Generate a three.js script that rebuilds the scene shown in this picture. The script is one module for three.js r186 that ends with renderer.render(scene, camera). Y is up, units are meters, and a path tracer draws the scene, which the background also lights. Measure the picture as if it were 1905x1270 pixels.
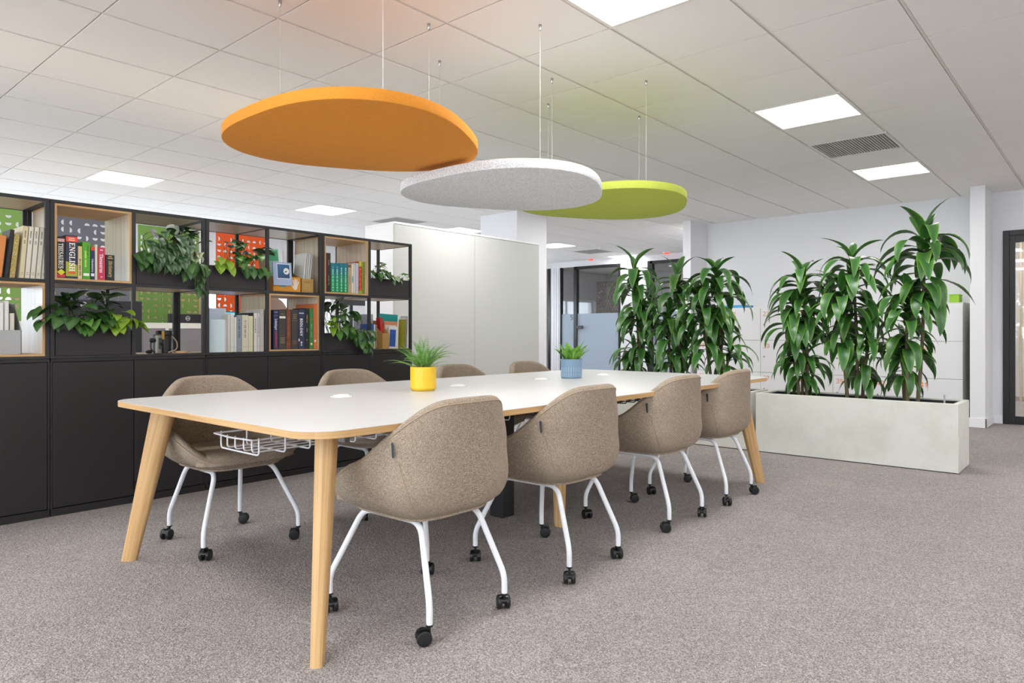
import * as THREE from 'three';
import { RoundedBoxGeometry } from 'three/addons/geometries/RoundedBoxGeometry.js';
import { mergeGeometries, mergeVertices, toCreasedNormals } from 'three/addons/utils/BufferGeometryUtils.js';
import { RectAreaLightUniformsLib } from 'three/addons/lights/RectAreaLightUniformsLib.js';
import { FontLoader } from 'three/addons/loaders/FontLoader.js';
import { TextGeometry } from 'three/addons/geometries/TextGeometry.js';
RectAreaLightUniformsLib.init();

// Plan directions: u (= x) runs along the table towards the lockers, v (= -z) runs away to the shelving; metres.
const scene = new THREE.Scene();
const YAW = 0.7198, EYE = 1.05, HC = 2.697;
const camera = new THREE.PerspectiveCamera(2 * Math.atan(635 / 1294.1) * 180 / Math.PI, 1905 / 1270, 0.05, 80);
camera.position.set(0, EYE, 0);
camera.lookAt(Math.cos(YAW), EYE, -Math.sin(YAW));
camera.setViewOffset(1905, 1270, 0, 15, 1905, 1270);     // a shifted lens keeps the uprights upright
// daylight outside the windows
scene.background = new THREE.Color().setRGB(0.78, 0.89, 1.0);
scene.backgroundIntensity = 4.0;
const LAMP = 9.0, LAMP_COLOR = new THREE.Color().setRGB(1.0, 0.99, 0.98), GLOW = 1.3;
const renderer = new THREE.WebGLRenderer({ antialias: true });
renderer.toneMapping = THREE.LinearToneMapping;
renderer.toneMappingExposure = 2.45;
renderer.shadowMap.enabled = true;

// ---------------------------------------------------------------- helpers
let seed = 20240;
function rnd() { seed = (seed * 1664525 + 1013904223) >>> 0; return seed / 4294967296; }
const rr = (a, b) => a + (b - a) * rnd();
const sm = (a, b, x) => { const t = Math.min(1, Math.max(0, (x - a) / (b - a))); return t * t * (3 - 2 * t); };
function table(pts, x) { for (let i = 1; i < pts.length; i++) if (x <= pts[i][0]) { const [a, p] = pts[i - 1], [b, q] = pts[i]; return p + (q - p) * Math.max(0, (x - a) / (b - a)); } return pts[pts.length - 1][1]; }
const taken = {};
function numbered(n) { const k = taken[n] ?? 0; taken[n] = k + 1; return k ? n + '_' + String(k).padStart(3, '0') : n; }
function light(o) { o.castShadow = true; o.receiveShadow = true; return o; }
function thing(name, label, category, [u, y, v] = [0, 0, 0], turn = 0, group) {
  const o = new THREE.Group(); o.name = numbered(name); scene.add(o);
  o.position.set(u, y, -v); o.rotation.y = turn; o.userData = { label, category };
  if (group) o.userData.group = group;
  return o;
}
function structure(name, [u, y, v] = [0, 0, 0], label) {
  const o = new THREE.Group(); o.name = numbered(name); scene.add(o);
  o.position.set(u, y, -v); o.userData = { kind: 'structure' }; if (label) o.userData.label = label;
  return o;
}
function part(parent, name, geo, mat, label) {
  const m = light(new THREE.Mesh(geo, mat)); m.name = name; parent.add(m);
  if (label) m.userData.label = label;
  return m;
}
function struct(name, geo, mat, label) { const m = light(new THREE.Mesh(geo, mat)); m.name = numbered(name); m.userData = { kind: 'structure' }; if (label) m.userData.label = label; scene.add(m); return m; }
function one(name, label, category, geo, mat, [u, y, v], turn = 0, group) {
  const m = light(new THREE.Mesh(geo, mat)); m.name = numbered(name); m.position.set(u, y, -v); m.rotation.y = turn; scene.add(m);
  m.userData = { label, category }; if (group) m.userData.group = group; return m;
}
// uv in metres by the face's main direction; grain axis goes to the texture's second coordinate
function metric(g, grain = 'y') {
  g = g.index ? g.toNonIndexed() : g; const p = g.attributes.position, n = g.attributes.normal, uv = new Float32Array(p.count * 2);
  for (let i = 0; i < p.count; i++) {
    const a = [p.getX(i), p.getY(i), p.getZ(i)], b = [Math.abs(n.getX(i)), Math.abs(n.getY(i)), Math.abs(n.getZ(i))];
    const k = b[0] > b[1] && b[0] > b[2] ? 0 : b[1] > b[2] ? 1 : 2, r = [0, 1, 2].filter((q) => q !== k), gi = 'xyz'.indexOf(grain);
    const t = r.includes(gi) ? gi : r[1], s = r.find((q) => q !== t);
    uv[2 * i] = a[s]; uv[2 * i + 1] = a[t];
  }
  g.setAttribute('uv', new THREE.BufferAttribute(uv, 2)); return g;
}
// a box between corners in a thing's own axes (x = u, z = -v); r rounds its edges
function bx(x0, x1, y0, y1, z0, z1, r = 0, grain = 'y') {
  const w = x1 - x0, h = y1 - y0, d = z1 - z0, rad = Math.min(r, w / 2.1, h / 2.1, d / 2.1);
  const g = rad > 0 ? new RoundedBoxGeometry(w, h, d, rad > 0.006 ? 2 : 1, rad) : new THREE.BoxGeometry(w, h, d);
  g.translate((x0 + x1) / 2, (y0 + y1) / 2, (z0 + z1) / 2); return metric(g, grain);
}
const wb = (u0, u1, y0, y1, v0, v1, r, grain) => bx(u0, u1, y0, y1, -v1, -v0, r, grain);   // the same with v
function join(list) { return mergeGeometries(list.map((g) => { g = g.index ? g.toNonIndexed() : g; for (const k of Object.keys(g.attributes)) if (!['position', 'normal', 'uv', 'color'].includes(k)) g.deleteAttribute(k); return g; })); }
// polyline with rounded corners as a tube
function bent(points, r, corner = 0.03, seg = 5, sides = 10) {
  const P = points.map((p) => new THREE.Vector3(...p)), path = new THREE.CurvePath(); let at = P[0].clone();
  for (let i = 1; i < P.length; i++) {
    if (i === P.length - 1) { path.add(new THREE.LineCurve3(at, P[i])); break; }
    const a = P[i - 1].clone().sub(P[i]), b = P[i + 1].clone().sub(P[i]), c = Math.min(corner, a.length() * 0.45, b.length() * 0.45);
    const p = P[i].clone().add(a.normalize().multiplyScalar(c)), q = P[i].clone().add(b.normalize().multiplyScalar(c));
    path.add(new THREE.LineCurve3(at, p)); path.add(new THREE.QuadraticBezierCurve3(p, P[i].clone(), q)); at = q;
  }
  const pts = []; for (const c of path.curves) { const n = c.isLineCurve3 ? 1 : seg; for (let k = pts.length ? 1 : 0; k <= n; k++) pts.push(c.getPoint(k / n)); }
  return tubeAlong(pts, r, sides);
}
function tubeAlong(pts, r, sides = 8, radius) {
  const pos = [], idx = []; let N = new THREE.Vector3(0.31, 0.77, 0.55), n = pts.length;
  for (let i = 0; i < n; i++) {
    const T = pts[Math.min(n - 1, i + 1)].clone().sub(pts[Math.max(0, i - 1)]).normalize();
    N = N.clone().sub(T.clone().multiplyScalar(N.dot(T))).normalize(); const B = T.clone().cross(N), R = radius ? radius(i / (n - 1)) : r;
    for (let k = 0; k < sides; k++) { const a = k / sides * Math.PI * 2, p = pts[i].clone().addScaledVector(N, Math.cos(a) * R).addScaledVector(B, Math.sin(a) * R); pos.push(p.x, p.y, p.z); }
  }
  for (let i = 0; i < n - 1; i++) for (let k = 0; k < sides; k++) { const a = i * sides + k, b = i * sides + (k + 1) % sides, c = a + sides, d = b + sides; idx.push(a, b, c, b, d, c); }
  for (const [e, f] of [[0, 0], [n - 1, 1]]) { const c = pos.length / 3; pos.push(pts[e].x, pts[e].y, pts[e].z); for (let k = 0; k < sides; k++) { const a = e * sides + k, b = e * sides + (k + 1) % sides; f ? idx.push(a, b, c) : idx.push(b, a, c); } }
  const g = new THREE.BufferGeometry(); g.setAttribute('position', new THREE.Float32BufferAttribute(pos, 3)); g.setIndex(idx); g.computeVertexNormals();
  g.setAttribute('uv', new THREE.Float32BufferAttribute(new Float32Array(pos.length / 3 * 2), 2)); return g.toNonIndexed();
}
function cyl(r0, r1, h, seg = 20, y = 0) { const g = new THREE.CylinderGeometry(r1, r0, h, seg); g.translate(0, y + h / 2, 0); return g; }
function lathe(pts, seg = 40) { return new THREE.LatheGeometry(pts.map((p) => new THREE.Vector2(...p)), seg); }
function roundRect(x0, x1, y0, y1, r) { const s = new THREE.Shape(); s.moveTo(x0 + r, y0); s.lineTo(x1 - r, y0); s.absarc(x1 - r, y0 + r, r, -Math.PI / 2, 0); s.lineTo(x1, y1 - r); s.absarc(x1 - r, y1 - r, r, 0, Math.PI / 2); s.lineTo(x0 + r, y1); s.absarc(x0 + r, y1 - r, r, Math.PI / 2, Math.PI); s.lineTo(x0, y0 + r); s.absarc(x0 + r, y0 + r, r, Math.PI, Math.PI * 1.5); return s; }

// ---------------------------------------------------------------- computed textures
function hash(x, y, s = 0) { let h = (x * 374761393 + y * 668265263 + s * 1442695041) | 0; h = Math.imul(h ^ (h >>> 13), 1274126177); return ((h ^ (h >>> 16)) >>> 0) / 4294967296; }
function vnoise(x, y, per, s) { const xi = Math.floor(x), yi = Math.floor(y), fx = x - xi, fy = y - yi, m = (a) => ((a % per) + per) % per, w = (t) => t * t * (3 - 2 * t); const a = hash(m(xi), m(yi), s), b = hash(m(xi + 1), m(yi), s), c = hash(m(xi), m(yi + 1), s), d = hash(m(xi + 1), m(yi + 1), s), p = w(fx), q = w(fy); return a + (b - a) * p + (c - a) * q + (a - b - c + d) * p * q; }
function dataTex(n, m, fn, color = true, repeat = [1, 1]) {
  const d = new Uint8Array(n * m * 4);
  for (let y = 0; y < m; y++) for (let x = 0; x < n; x++) { const c = fn(x / n, y / m, x, y), k = (y * n + x) * 4; for (let q = 0; q < 3; q++) d[k + q] = Math.max(0, Math.min(255, Math.round(255 * (Array.isArray(c) ? c[q] : c)))); d[k + 3] = 255; }
  const t = new THREE.DataTexture(d, n, m); t.wrapS = t.wrapT = THREE.RepeatWrapping; t.magFilter = THREE.LinearFilter; t.minFilter = THREE.LinearMipmapLinearFilter; t.generateMipmaps = true; if (color) t.colorSpace = THREE.SRGBColorSpace; t.repeat.set(...repeat); t.needsUpdate = true; return t;
}
const mix3 = (a, b, t) => [a[0] + (b[0] - a[0]) * t, a[1] + (b[1] - a[1]) * t, a[2] + (b[2] - a[2]) * t];
// loop-pile carpet: flecks of dark and pale yarn, 1.6 m repeat
const carpetH = (U, V, x, y) => 0.45 * hash(x >> 1, y >> 1, 3) + 0.3 * vnoise(U * 256, V * 256, 256, 5) + 0.25 * hash(x, y, 9);
const carpetMap = dataTex(1024, 1024, (U, V, x, y) => { const t = carpetH(U, V, x, y), big = vnoise(U * 24, V * 24, 24, 7) * 0.5 + vnoise(U * 7, V * 7, 7, 2) * 0.5; const f = sm(0.2, 0.82, t) + (big - 0.5) * 0.16; return mix3([0.42, 0.395, 0.388], [0.775, 0.74, 0.725], Math.max(0, Math.min(1, f))); }, true, [1 / 1.15, 1 / 1.15]);
const carpetBump = dataTex(512, 512, (U, V, x, y) => 0.6 * hash(x >> 1, y >> 1, 13) + 0.4 * vnoise(U * 128, V * 128, 128, 15), false, [1 / 1.1, 1 / 1.1]);
// oak: long fibres along the second coordinate
const oakMap = dataTex(512, 512, (U, V, x, y) => { const w = U + 0.02 * vnoise(U * 4, V * 3, 4, 21), g = vnoise(w * 90, V * 4, 90, 22) * 0.5 + vnoise(w * 220, V * 10, 220, 23) * 0.3 + vnoise(w * 24, V * 2, 24, 24) * 0.5; return mix3([0.70, 0.53, 0.335], [0.845, 0.695, 0.485], Math.max(0, Math.min(1, g * 1.0 - 0.05))); }, true, [1 / 0.5, 1 / 1.2]);
const paleOakMap = dataTex(512, 512, (U, V, x, y) => { const g = vnoise(U * 110, V * 5, 110, 31) * 0.6 + vnoise(U * 30, V * 2, 30, 32) * 0.5; return mix3([0.73, 0.64, 0.52], [0.845, 0.77, 0.66], Math.max(0, Math.min(1, g))); }, true, [1 / 0.5, 1 / 1.2]);
// woven melange upholstery
const weave = (U, V, x, y) => 0.4 * hash(x >> 1, y >> 3, 41) + 0.4 * hash(x >> 3, y >> 1, 42) + 0.2 * hash(x, y, 43);
const fabricMap = dataTex(512, 512, (U, V, x, y) => mix3([0.49, 0.435, 0.375], [0.72, 0.655, 0.58], sm(0.18, 0.82, weave(U, V, x, y))), true, [1 / 0.26, 1 / 0.26]);
const fabricBump = dataTex(256, 256, (U, V, x, y) => weave(U, V, x, y), false, [1 / 0.21, 1 / 0.21]);
const feltMap = dataTex(512, 512, (U, V, x, y) => 0.9 + 0.1 * (0.5 * hash(x, y >> 2, 51) + 0.5 * vnoise(U * 200, V * 60, 200, 52)), true, [1 / 0.6, 1 / 0.6]);
const heatherMap = dataTex(512, 512, (U, V, x, y) => { const t = 0.5 * hash(x, y >> 2, 53) + 0.3 * hash(x >> 2, y, 54) + 0.2 * vnoise(U * 120, V * 120, 120, 55); return [0.76 + 0.24 * sm(0.2, 0.75, t), 0.76 + 0.24 * sm(0.2, 0.75, t), 0.755 + 0.24 * sm(0.2, 0.75, t)]; }, true, [1 / 0.6, 1 / 0.6]);
const stoneMap = dataTex(512, 512, (U, V, x, y) => { const t = vnoise(U * 6, V * 6, 6, 61) * 0.45 + vnoise(U * 17, V * 17, 17, 62) * 0.3 + vnoise(U * 60, V * 60, 60, 63) * 0.15 + hash(x, y, 64) * 0.1; return mix3([0.81, 0.812, 0.775], [0.858, 0.856, 0.826], sm(0.15, 0.8, t)); }, true, [1 / 1.3, 1 / 1.3]);
const soilMap = dataTex(256, 256, (U, V, x, y) => mix3([0.13, 0.085, 0.06], [0.46, 0.30, 0.20], sm(0.3, 0.9, 0.6 * hash(x >> 2, y >> 2, 71) + 0.4 * vnoise(U * 40, V * 40, 40, 72))), true, [1 / 0.25, 1 / 0.25]);
const tileMap = dataTex(256, 256, (U, V, x, y) => 0.965 + 0.035 * hash(x, y, 81), true, [1 / 0.4, 1 / 0.4]);
function canvasTex(w, h, draw) { const c = document.createElement('canvas'); c.width = w; c.height = h; const x = c.getContext('2d'); draw(x, w, h); const t = new THREE.CanvasTexture(c); t.colorSpace = THREE.SRGBColorSpace; t.anisotropy = 4; return t; }

// ---------------------------------------------------------------- materials
const std = (color, roughness = 0.6, o = {}) => new THREE.MeshStandardMaterial({ color, roughness, ...o });
const M = {
  wall: std(0xeaeaec, 0.85), wallWarm: std(0xe9e8e4, 0.85), tile: std(0xf9f6f2, 0.95, { map: tileMap }), gridBar: std(0xe9e6e0, 0.6), skirting: std(0xf2f2f4, 0.45),
  carpet: std(0xffffff, 1, { map: carpetMap, bumpMap: carpetBump, bumpScale: 0.004 }),
  laminate: std(0xcdcdcd, 0.36), oak: std(0xffffff, 0.5, { map: oakMap }), paleOak: std(0xffffff, 0.42, { map: paleOakMap }), cubeOak: new THREE.MeshPhysicalMaterial({ color: 0xffffff, roughness: 0.38, map: paleOakMap, clearcoat: 0.8, clearcoatRoughness: 0.28 }),
  fabric: std(0xffffff, 0.95, { map: fabricMap, bumpMap: fabricBump, bumpScale: 0.0008 }), piping: std(0xa8967d, 0.95), tag: std(0x3b4750, 0.7), seam: std(0xa39078, 0.9),
  whiteSteel: std(0xf1f3f7, 0.32), castor: std(0x17171a, 0.42), castorHub: std(0x0d0d0f, 0.3), chrome: std(0xb8b8b8, 0.25, { metalness: 1 }),
  charcoal: std(0x232021, 0.5), charcoalDoor: std(0x242122, 0.46), planterBox: std(0x2f2c2d, 0.62), blackMetal: std(0x262527, 0.45),
  stone: std(0xffffff, 0.75, { map: stoneMap }), soil: std(0xffffff, 1, { map: soilMap }), bark: std(0x6b6148, 0.8), liner: std(0x15161d, 0.5),
  cabinet: std(0xc6c7c2, 0.5), locker: std(0xe6e6e7, 0.45), lockerSide: std(0xd9dacd, 0.5), orangeInk: std(0xe8842c, 0.5),
  blackFrame: std(0x18181a, 0.4), glass: new THREE.MeshPhysicalMaterial({ color: 0xffffff, roughness: 0.02, transmission: 1, thickness: 0, ior: 1.5 }),
  frosted: new THREE.MeshPhysicalMaterial({ color: 0xcdd9e6, roughness: 0.9, transmission: 0.45, thickness: 0, ior: 1.45 }),
  glow: new THREE.MeshStandardMaterial({ color: 0xffffff, roughness: 0.6, emissive: LAMP_COLOR, emissiveIntensity: GLOW }),
  white: std(0xf0f0ee, 0.5), offWhite: std(0xe6e3d8, 0.6), paper: std(0xf2efe6, 0.8), greySteel: std(0x9ea0a2, 0.35, { metalness: 0.6 }), darkWire: std(0x4c4a48, 0.5),
  cable: std(0xd8d6d0, 0.35, { metalness: 0.5 }),
};

// ---------------------------------------------------------------- the room
const U0 = -5.5, U1 = 16.6, V0 = -5.5, V1 = 11.0, TILE = 0.625, TU = 2.5527, TV = 2.0754;
struct('floor', wb(U0, U1, -0.12, 0, V0, V1), M.carpet);

// ceiling of square tiles with wide joints one way and fine joints the other
{
  const ceil = structure('ceiling', [0, HC, 0]);
  part(ceil, 'slab', bx(U0 - 0.15, U1 + 0.15, 0.014, 0.2, -V1 - 0.15, -V0 + 0.15), M.gridBar);
  const lamps = [], vents = [[6, 0], [6, -10], [14, -10]], skip = new Set(), key = (j, i) => j + ',' + i;
  for (const i of [10, 5, 0, -5, -10]) for (const j of [-12, -8, -4, 0, 4, 8, 12, 16]) lamps.push([j, i]);
  for (const [j, i] of [...lamps, ...vents]) skip.add(key(j, i));
  const c = Math.cos(YAW), s = Math.sin(YAW), cells = [];
  for (let j = -13; j < 23; j++) for (let i = -15; i < 13; i++) {
    const u0 = TU + j * TILE, v1 = TV - i * TILE;
    if (skip.has(key(j, i)) || u0 < U0 - TILE || u0 > U1 || v1 < V0 || v1 > V1 + TILE) continue;
    const z = c * (u0 + 0.31) + s * (v1 - 0.31), x = s * (u0 + 0.31) - c * (v1 - 0.31), px = 952 + 1294 * x / z, py = 620 - 1294 * (HC - EYE) / z;
    const seen = z > 0.4 && px > -160 && px < 2060 && py > -260;
    cells.push([seen ? z : 1e6 + j, u0, v1]);
  }
  cells.sort((a, b) => a[0] - b[0]);
  const tileGeo = bx(0.004, TILE - 0.004, 0, 0.016, 0.011, TILE - 0.011, 0.0025, 'x'), rest = [];
  cells.forEach(([z, u, v], k) => {
    if (k < 300 && z < 1e5) part(ceil, 'ceiling_tile', tileGeo, M.tile).position.set(u, 0, -v);
    else rest.push(bx(u + 0.004, u + TILE - 0.004, 0, 0.016, -v + 0.011, -v + TILE - 0.011));
  });
  const field = part(ceil, 'ceiling_tile_field', join(rest), M.tile); field.userData.kind = 'stuff';
  // runners in the wide joints, set back a little
  const bars = []; for (let i = -15; i < 14; i++) bars.push(bx(U0, U1, 0.007, 0.016, -(TV - i * TILE) - 0.007, -(TV - i * TILE) + 0.007));
  part(ceil, 'ceiling_grid', join(bars), M.gridBar);
  // lay-in light panels
  const frameGeo = join([bx(0, TILE, -0.003, 0.016, 0, 0.022), bx(0, TILE, -0.003, 0.016, TILE - 0.022, TILE), bx(0, 0.022, -0.003, 0.016, 0.022, TILE - 0.022), bx(TILE - 0.022, TILE, -0.003, 0.016, 0.022, TILE - 0.022)]);
  const diffGeo = bx(0.022, TILE - 0.022, 0.004, 0.012, 0.022, TILE - 0.022);
  const where = {
    '0,0': 'bright square ceiling light cut off by the top edge of the view', '4,0': 'large bright square ceiling light high on the right above the tall plants', '8,0': 'smaller bright ceiling light further right beyond the air grille',
    '0,-5': 'square ceiling light mostly hidden behind the orange disc', '4,-5': 'square ceiling light hidden behind the pale grey disc', '8,-5': 'square ceiling light hidden behind the lime green disc',
    '0,-10': 'square ceiling light on the left just above the shelf top', '4,-10': 'square ceiling light above the middle of the dark shelving', '8,-10': 'square ceiling light showing over the top of the white cupboard',
    '12,-10': 'distant ceiling light just right of the square column', '16,-10': 'far ceiling light above the glass door numbered five',
  };
  for (const [j, i] of lamps) {
    const lab = where[key(j, i)] ?? 'square ceiling light panel outside the view', t = thing('ceiling_light', lab, 'ceiling light', [TU + j * TILE, HC, TV - i * TILE], 0, 'square ceiling light panels');
    part(t, 'frame', frameGeo, M.gridBar); part(t, 'diffuser', diffGeo, M.glow);
    const L = new THREE.RectAreaLight(LAMP_COLOR, LAMP, TILE - 0.06, TILE - 0.06); L.name = 'panel_light'; L.position.set(TILE / 2, -0.004, TILE / 2); L.rotation.x = -Math.PI / 2; t.add(L);
  }
  // air grilles
  const slats = []; for (let k = 0; k < 24; k++) slats.push(bx(0.03, TILE - 0.03, 0.001, 0.009, 0.034 + k * 0.0235, 0.046 + k * 0.0235));
  const slatGeo = join(slats), backGeo = bx(0.02, TILE - 0.02, 0.010, 0.0135, 0.02, TILE - 0.02);
  ['grey slatted air grille between the two right-hand ceiling lights', 'blue-grey air grille above the end of the white cupboard', 'distant air grille near the smoke detector'].forEach((lab, k) => {
    const [j, i] = vents[k], t = thing('air_grille', lab, 'vent', [TU + j * TILE, HC, TV - i * TILE], 0, 'ceiling air grilles');
    part(t, 'frame', frameGeo, M.gridBar); part(t, 'slats', slatGeo, std(0xb9b7b3, 0.6)); part(t, 'backing', backGeo, std(0x77767a, 0.8));
  });
  const d = thing('smoke_detector', 'small white smoke detector on the ceiling right of the column', 'detector', [11.05, HC - 0.002, 7.48]);
  part(d, 'base', cyl(0.045, 0.055, 0.02, 20, -0.02), M.white); part(d, 'head', cyl(0.025, 0.04, 0.025, 20, -0.045), M.white);
  [[12.67, 8.8, 'red lit call lamp above the glass door numbered five'], [12.68, 6.95, 'red lit call lamp above the farther glass door']].forEach(([u, v, lab]) => {
    const r = thing('call_lamp', lab, 'lamp', [u, HC - 0.002, v], 0, 'red call lamps'); part(r, 'base', cyl(0.07, 0.075, 0.012, 18, -0.012), M.white);
    part(r, 'lens', cyl(0.05, 0.065, 0.02, 18, -0.032), new THREE.MeshStandardMaterial({ color: 0xd8553a, roughness: 0.4, emissive: 0xff4020, emissiveIntensity: 0.8 }));
  });
}

// walls
struct('wall_far', join([wb(9.85, 10.0, 0, HC + 0.01, 1.04, 4.84), wb(9.85, 10.0, 0, HC + 0.01, V0, 0.10), wb(9.85, 10.0, 2.24, HC + 0.01, 0.10, 1.04)]), M.wall);
struct('wall_pier_right', wb(9.27, 9.85, 0, HC + 0.01, 1.14, 1.285, 0.004), M.wall);
struct('wall_pier_left', wb(9.33, 9.85, 0, HC + 0.01, 4.72, 4.845, 0.004), M.wall);
struct('wall_corridor', wb(10.0, 12.9, 0, HC + 0.01, 4.70, 4.84), M.wall);
struct('wall_glazed', join([wb(12.9, 13.02, 0, 2.57, 9.82, 10.10), wb(12.9, 13.02, 0, 2.57, 7.51, 8.18), wb(12.9, 13.02, 2.57, HC + 0.01, 4.84, V1), wb(12.9, 13.02, 0, 2.57, 4.84, 5.4)]), M.wall);
struct('wall_column', wb(7.06, 7.70, 0, HC + 0.01, 6.10, 6.78, 0.006), M.wall, 'square white column standing behind the white cupboard');
struct('wall_end', wb(U1, U1 + 0.15, 0, HC + 0.1, V0, V1), M.wall);
struct('wall_beyond', wb(14.2, 14.3, 0, HC + 0.01, -5.5, 4.7), M.wallWarm);
// window walls: sill, lintel and piers around real openings
function windowWall(name, v, bays, y0, y1) {
  const a = v > 0 ? v : v - 0.25, b = a + 0.25, geos = [wb(U0, U1, 0, y0, a, b), wb(U0, U1, y1, HC + 0.1, a, b)]; let at = U0;
  for (const [p, q] of bays) { geos.push(wb(at, p, y0, y1, a, b)); at = q; } geos.push(wb(at, U1, y0, y1, a, b));
  struct(name, join(geos), M.wall);
  bays.forEach(([p, q]) => {
    const w = structure('window_' + (windowWall.n = (windowWall.n ?? 0) + 1), [(p + q) / 2, y0, (a + b) / 2]), h = y1 - y0, g = (q - p) / 2, f = 0.05;
    part(w, 'window_frame', join([bx(-g, g, 0, f, -f / 2, f / 2), bx(-g, g, h - f, h, -f / 2, f / 2), bx(-g, -g + f, f, h - f, -f / 2, f / 2), bx(g - f, g, f, h - f, -f / 2, f / 2), bx(-f / 2, f / 2, f, h - f, -f / 2, f / 2)]), M.white);
    for (const [x0, x1] of [[-g + f, -f / 2], [f / 2, g - f]]) part(w, 'pane', bx(x0, x1, f, h - f, -0.003, 0.003), M.glass);
  });
}
windowWall('wall_left', V1, [[-3.6, -1.2], [0.0, 2.6], [3.2, 5.4], [6.0, 7.45], [9.8, 12.2]], 0.95, 1.95);
{ // window wall behind the viewpoint
  const bays = [[-4.6, -2.0], [-1.4, 1.2], [1.8, 4.4], [5.0, 7.6]], y0 = 0.75, y1 = 2.45, a = U0 - 0.25, b = U0, geos = [wb(a, b, 0, y0, V0, V1), wb(a, b, y1, HC + 0.1, V0, V1)]; let at = V0;
  for (const [p, q] of bays) { geos.push(wb(a, b, y0, y1, at, p)); at = q; } geos.push(wb(a, b, y0, y1, at, V1)); struct('wall_rear', join(geos), M.wall);
  for (const [p, q] of bays) { const w = structure('window_' + (windowWall.n += 1), [(a + b) / 2, y0, (p + q) / 2]), h = y1 - y0, g = (q - p) / 2, f = 0.05;
    part(w, 'window_frame', join([bx(-f / 2, f / 2, 0, f, -g, g), bx(-f / 2, f / 2, h - f, h, -g, g), bx(-f / 2, f / 2, f, h - f, -g, -g + f), bx(-f / 2, f / 2, f, h - f, g - f, g), bx(-f / 2, f / 2, f, h - f, -f / 2, f / 2)]), M.white);
    for (const [z0, z1] of [[-g + f, -f / 2], [f / 2, g - f]]) part(w, 'pane', bx(-0.003, 0.003, f, h - f, z0, z1), M.glass); }
}
struct('wall_right', wb(U0, U1, 0, HC + 0.1, V0 - 0.2, V0), M.wall);
// skirting of the far wall and its piers
struct('baseboard_far', join([wb(9.255, 9.27, 0, 0.105, 1.125, 1.30, 0.003), wb(9.255, 9.85, 0, 0.105, 1.125, 1.14, 0.003), wb(9.835, 9.85, 0, 0.105, 1.04, 1.14, 0.003)]), M.skirting);
struct('baseboard_right', wb(9.835, 9.85, 0, 0.105, V0, 0.04, 0.003), M.skirting);

// black framed glass door at the right edge
{
  const d = structure('door_1', [9.85, 0, 0.57]), f = 0.06;      // local z runs towards the camera's right
  part(d, 'door_frame', join([bx(-0.02, 0.10, 0, 2.24, -0.47, -0.47 + f, 0.003), bx(-0.02, 0.10, 0, 2.24, 0.47 - f, 0.47, 0.003), bx(-0.02, 0.10, 2.24 - f, 2.24, -0.47 + f, 0.47 - f, 0.003)]), M.blackFrame);
  part(d, 'door_leaf', join([bx(0.0, 0.05, 0.005, 2.175, -0.405, -0.355, 0.003), bx(0.0, 0.05, 0.005, 2.175, 0.355, 0.405, 0.003), bx(0.0, 0.05, 2.10, 2.175, -0.355, 0.355, 0.003), bx(0.0, 0.05, 0.005, 0.095, -0.355, 0.355, 0.003)]), M.blackFrame);
  part(d, 'pane', bx(0.02, 0.03, 0.095, 2.10, -0.355, 0.355), M.glass);
  const s = thing('slatted_screen', 'pale slatted screen seen through the black glass door', 'screen', [13.4, 0, 0.0]);
  for (let k = 0; k < 40; k++) part(s, 'slat', bx(-0.02, 0.02, 0.0, 2.5, -1.2 + k * 0.06, -1.17 + k * 0.06), M.paleOak);
}
// glazed meeting rooms at the far end
function glazed(n, v0, v1, split, number) {
  const d = structure('door_' + n, [12.9, 0, 0]), z0 = -v1, z1 = -v0, f = 0.05, zs = -split;
  part(d, 'door_frame', join([bx(-0.01, 0.09, 0, 2.57, z0, z0 + f * 0.5), bx(-0.01, 0.09, 0, 2.57, z1 - f, z1), bx(-0.01, 0.09, 2.51, 2.57, zs, z1 - f), bx(-0.01, 0.09, 0, 2.57, zs - f * 0.6, zs + f * 1.1), bx(-0.01, 0.09, 0, 0.10, z0 + f * 0.5, z1 - f)]), M.blackFrame);
  for (const [a, b] of [[z0 + f * 0.5, zs - f * 0.6], [zs + f * 1.1, z1 - f]]) { part(d, 'pane', bx(0.03, 0.04, 1.5, 2.51, a, b), M.glass); part(d, 'frosted_pane', bx(0.03, 0.04, 0.10, 1.5, a, b), M.frosted, 'frosted lower part of the glass'); }
  part(d, 'handle', join([bx(-0.07, -0.01, 1.16, 1.22, zs + 0.02, zs + 0.05, 0.004), bx(-0.085, -0.06, 1.155, 1.225, zs + 0.02, zs + 0.27, 0.006)]), M.blackFrame);
  return d;
}
const glassDoor = glazed(2, 8.18, 9.82, 9.40, 5); glazed(3, 5.4, 7.51, 7.45, 0);
struct('trim_1', join([wb(12.885, 12.9, 0, 2.57, 9.86, 9.872), wb(12.885, 12.9, 0, 2.57, 9.93, 9.942), wb(12.885, 12.9, 0, 2.57, 10.0, 10.012)]), M.wall);
struct('trim_2', wb(12.88, 12.93, 0, 2.57, 10.10, 10.16), M.blackFrame);
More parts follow.
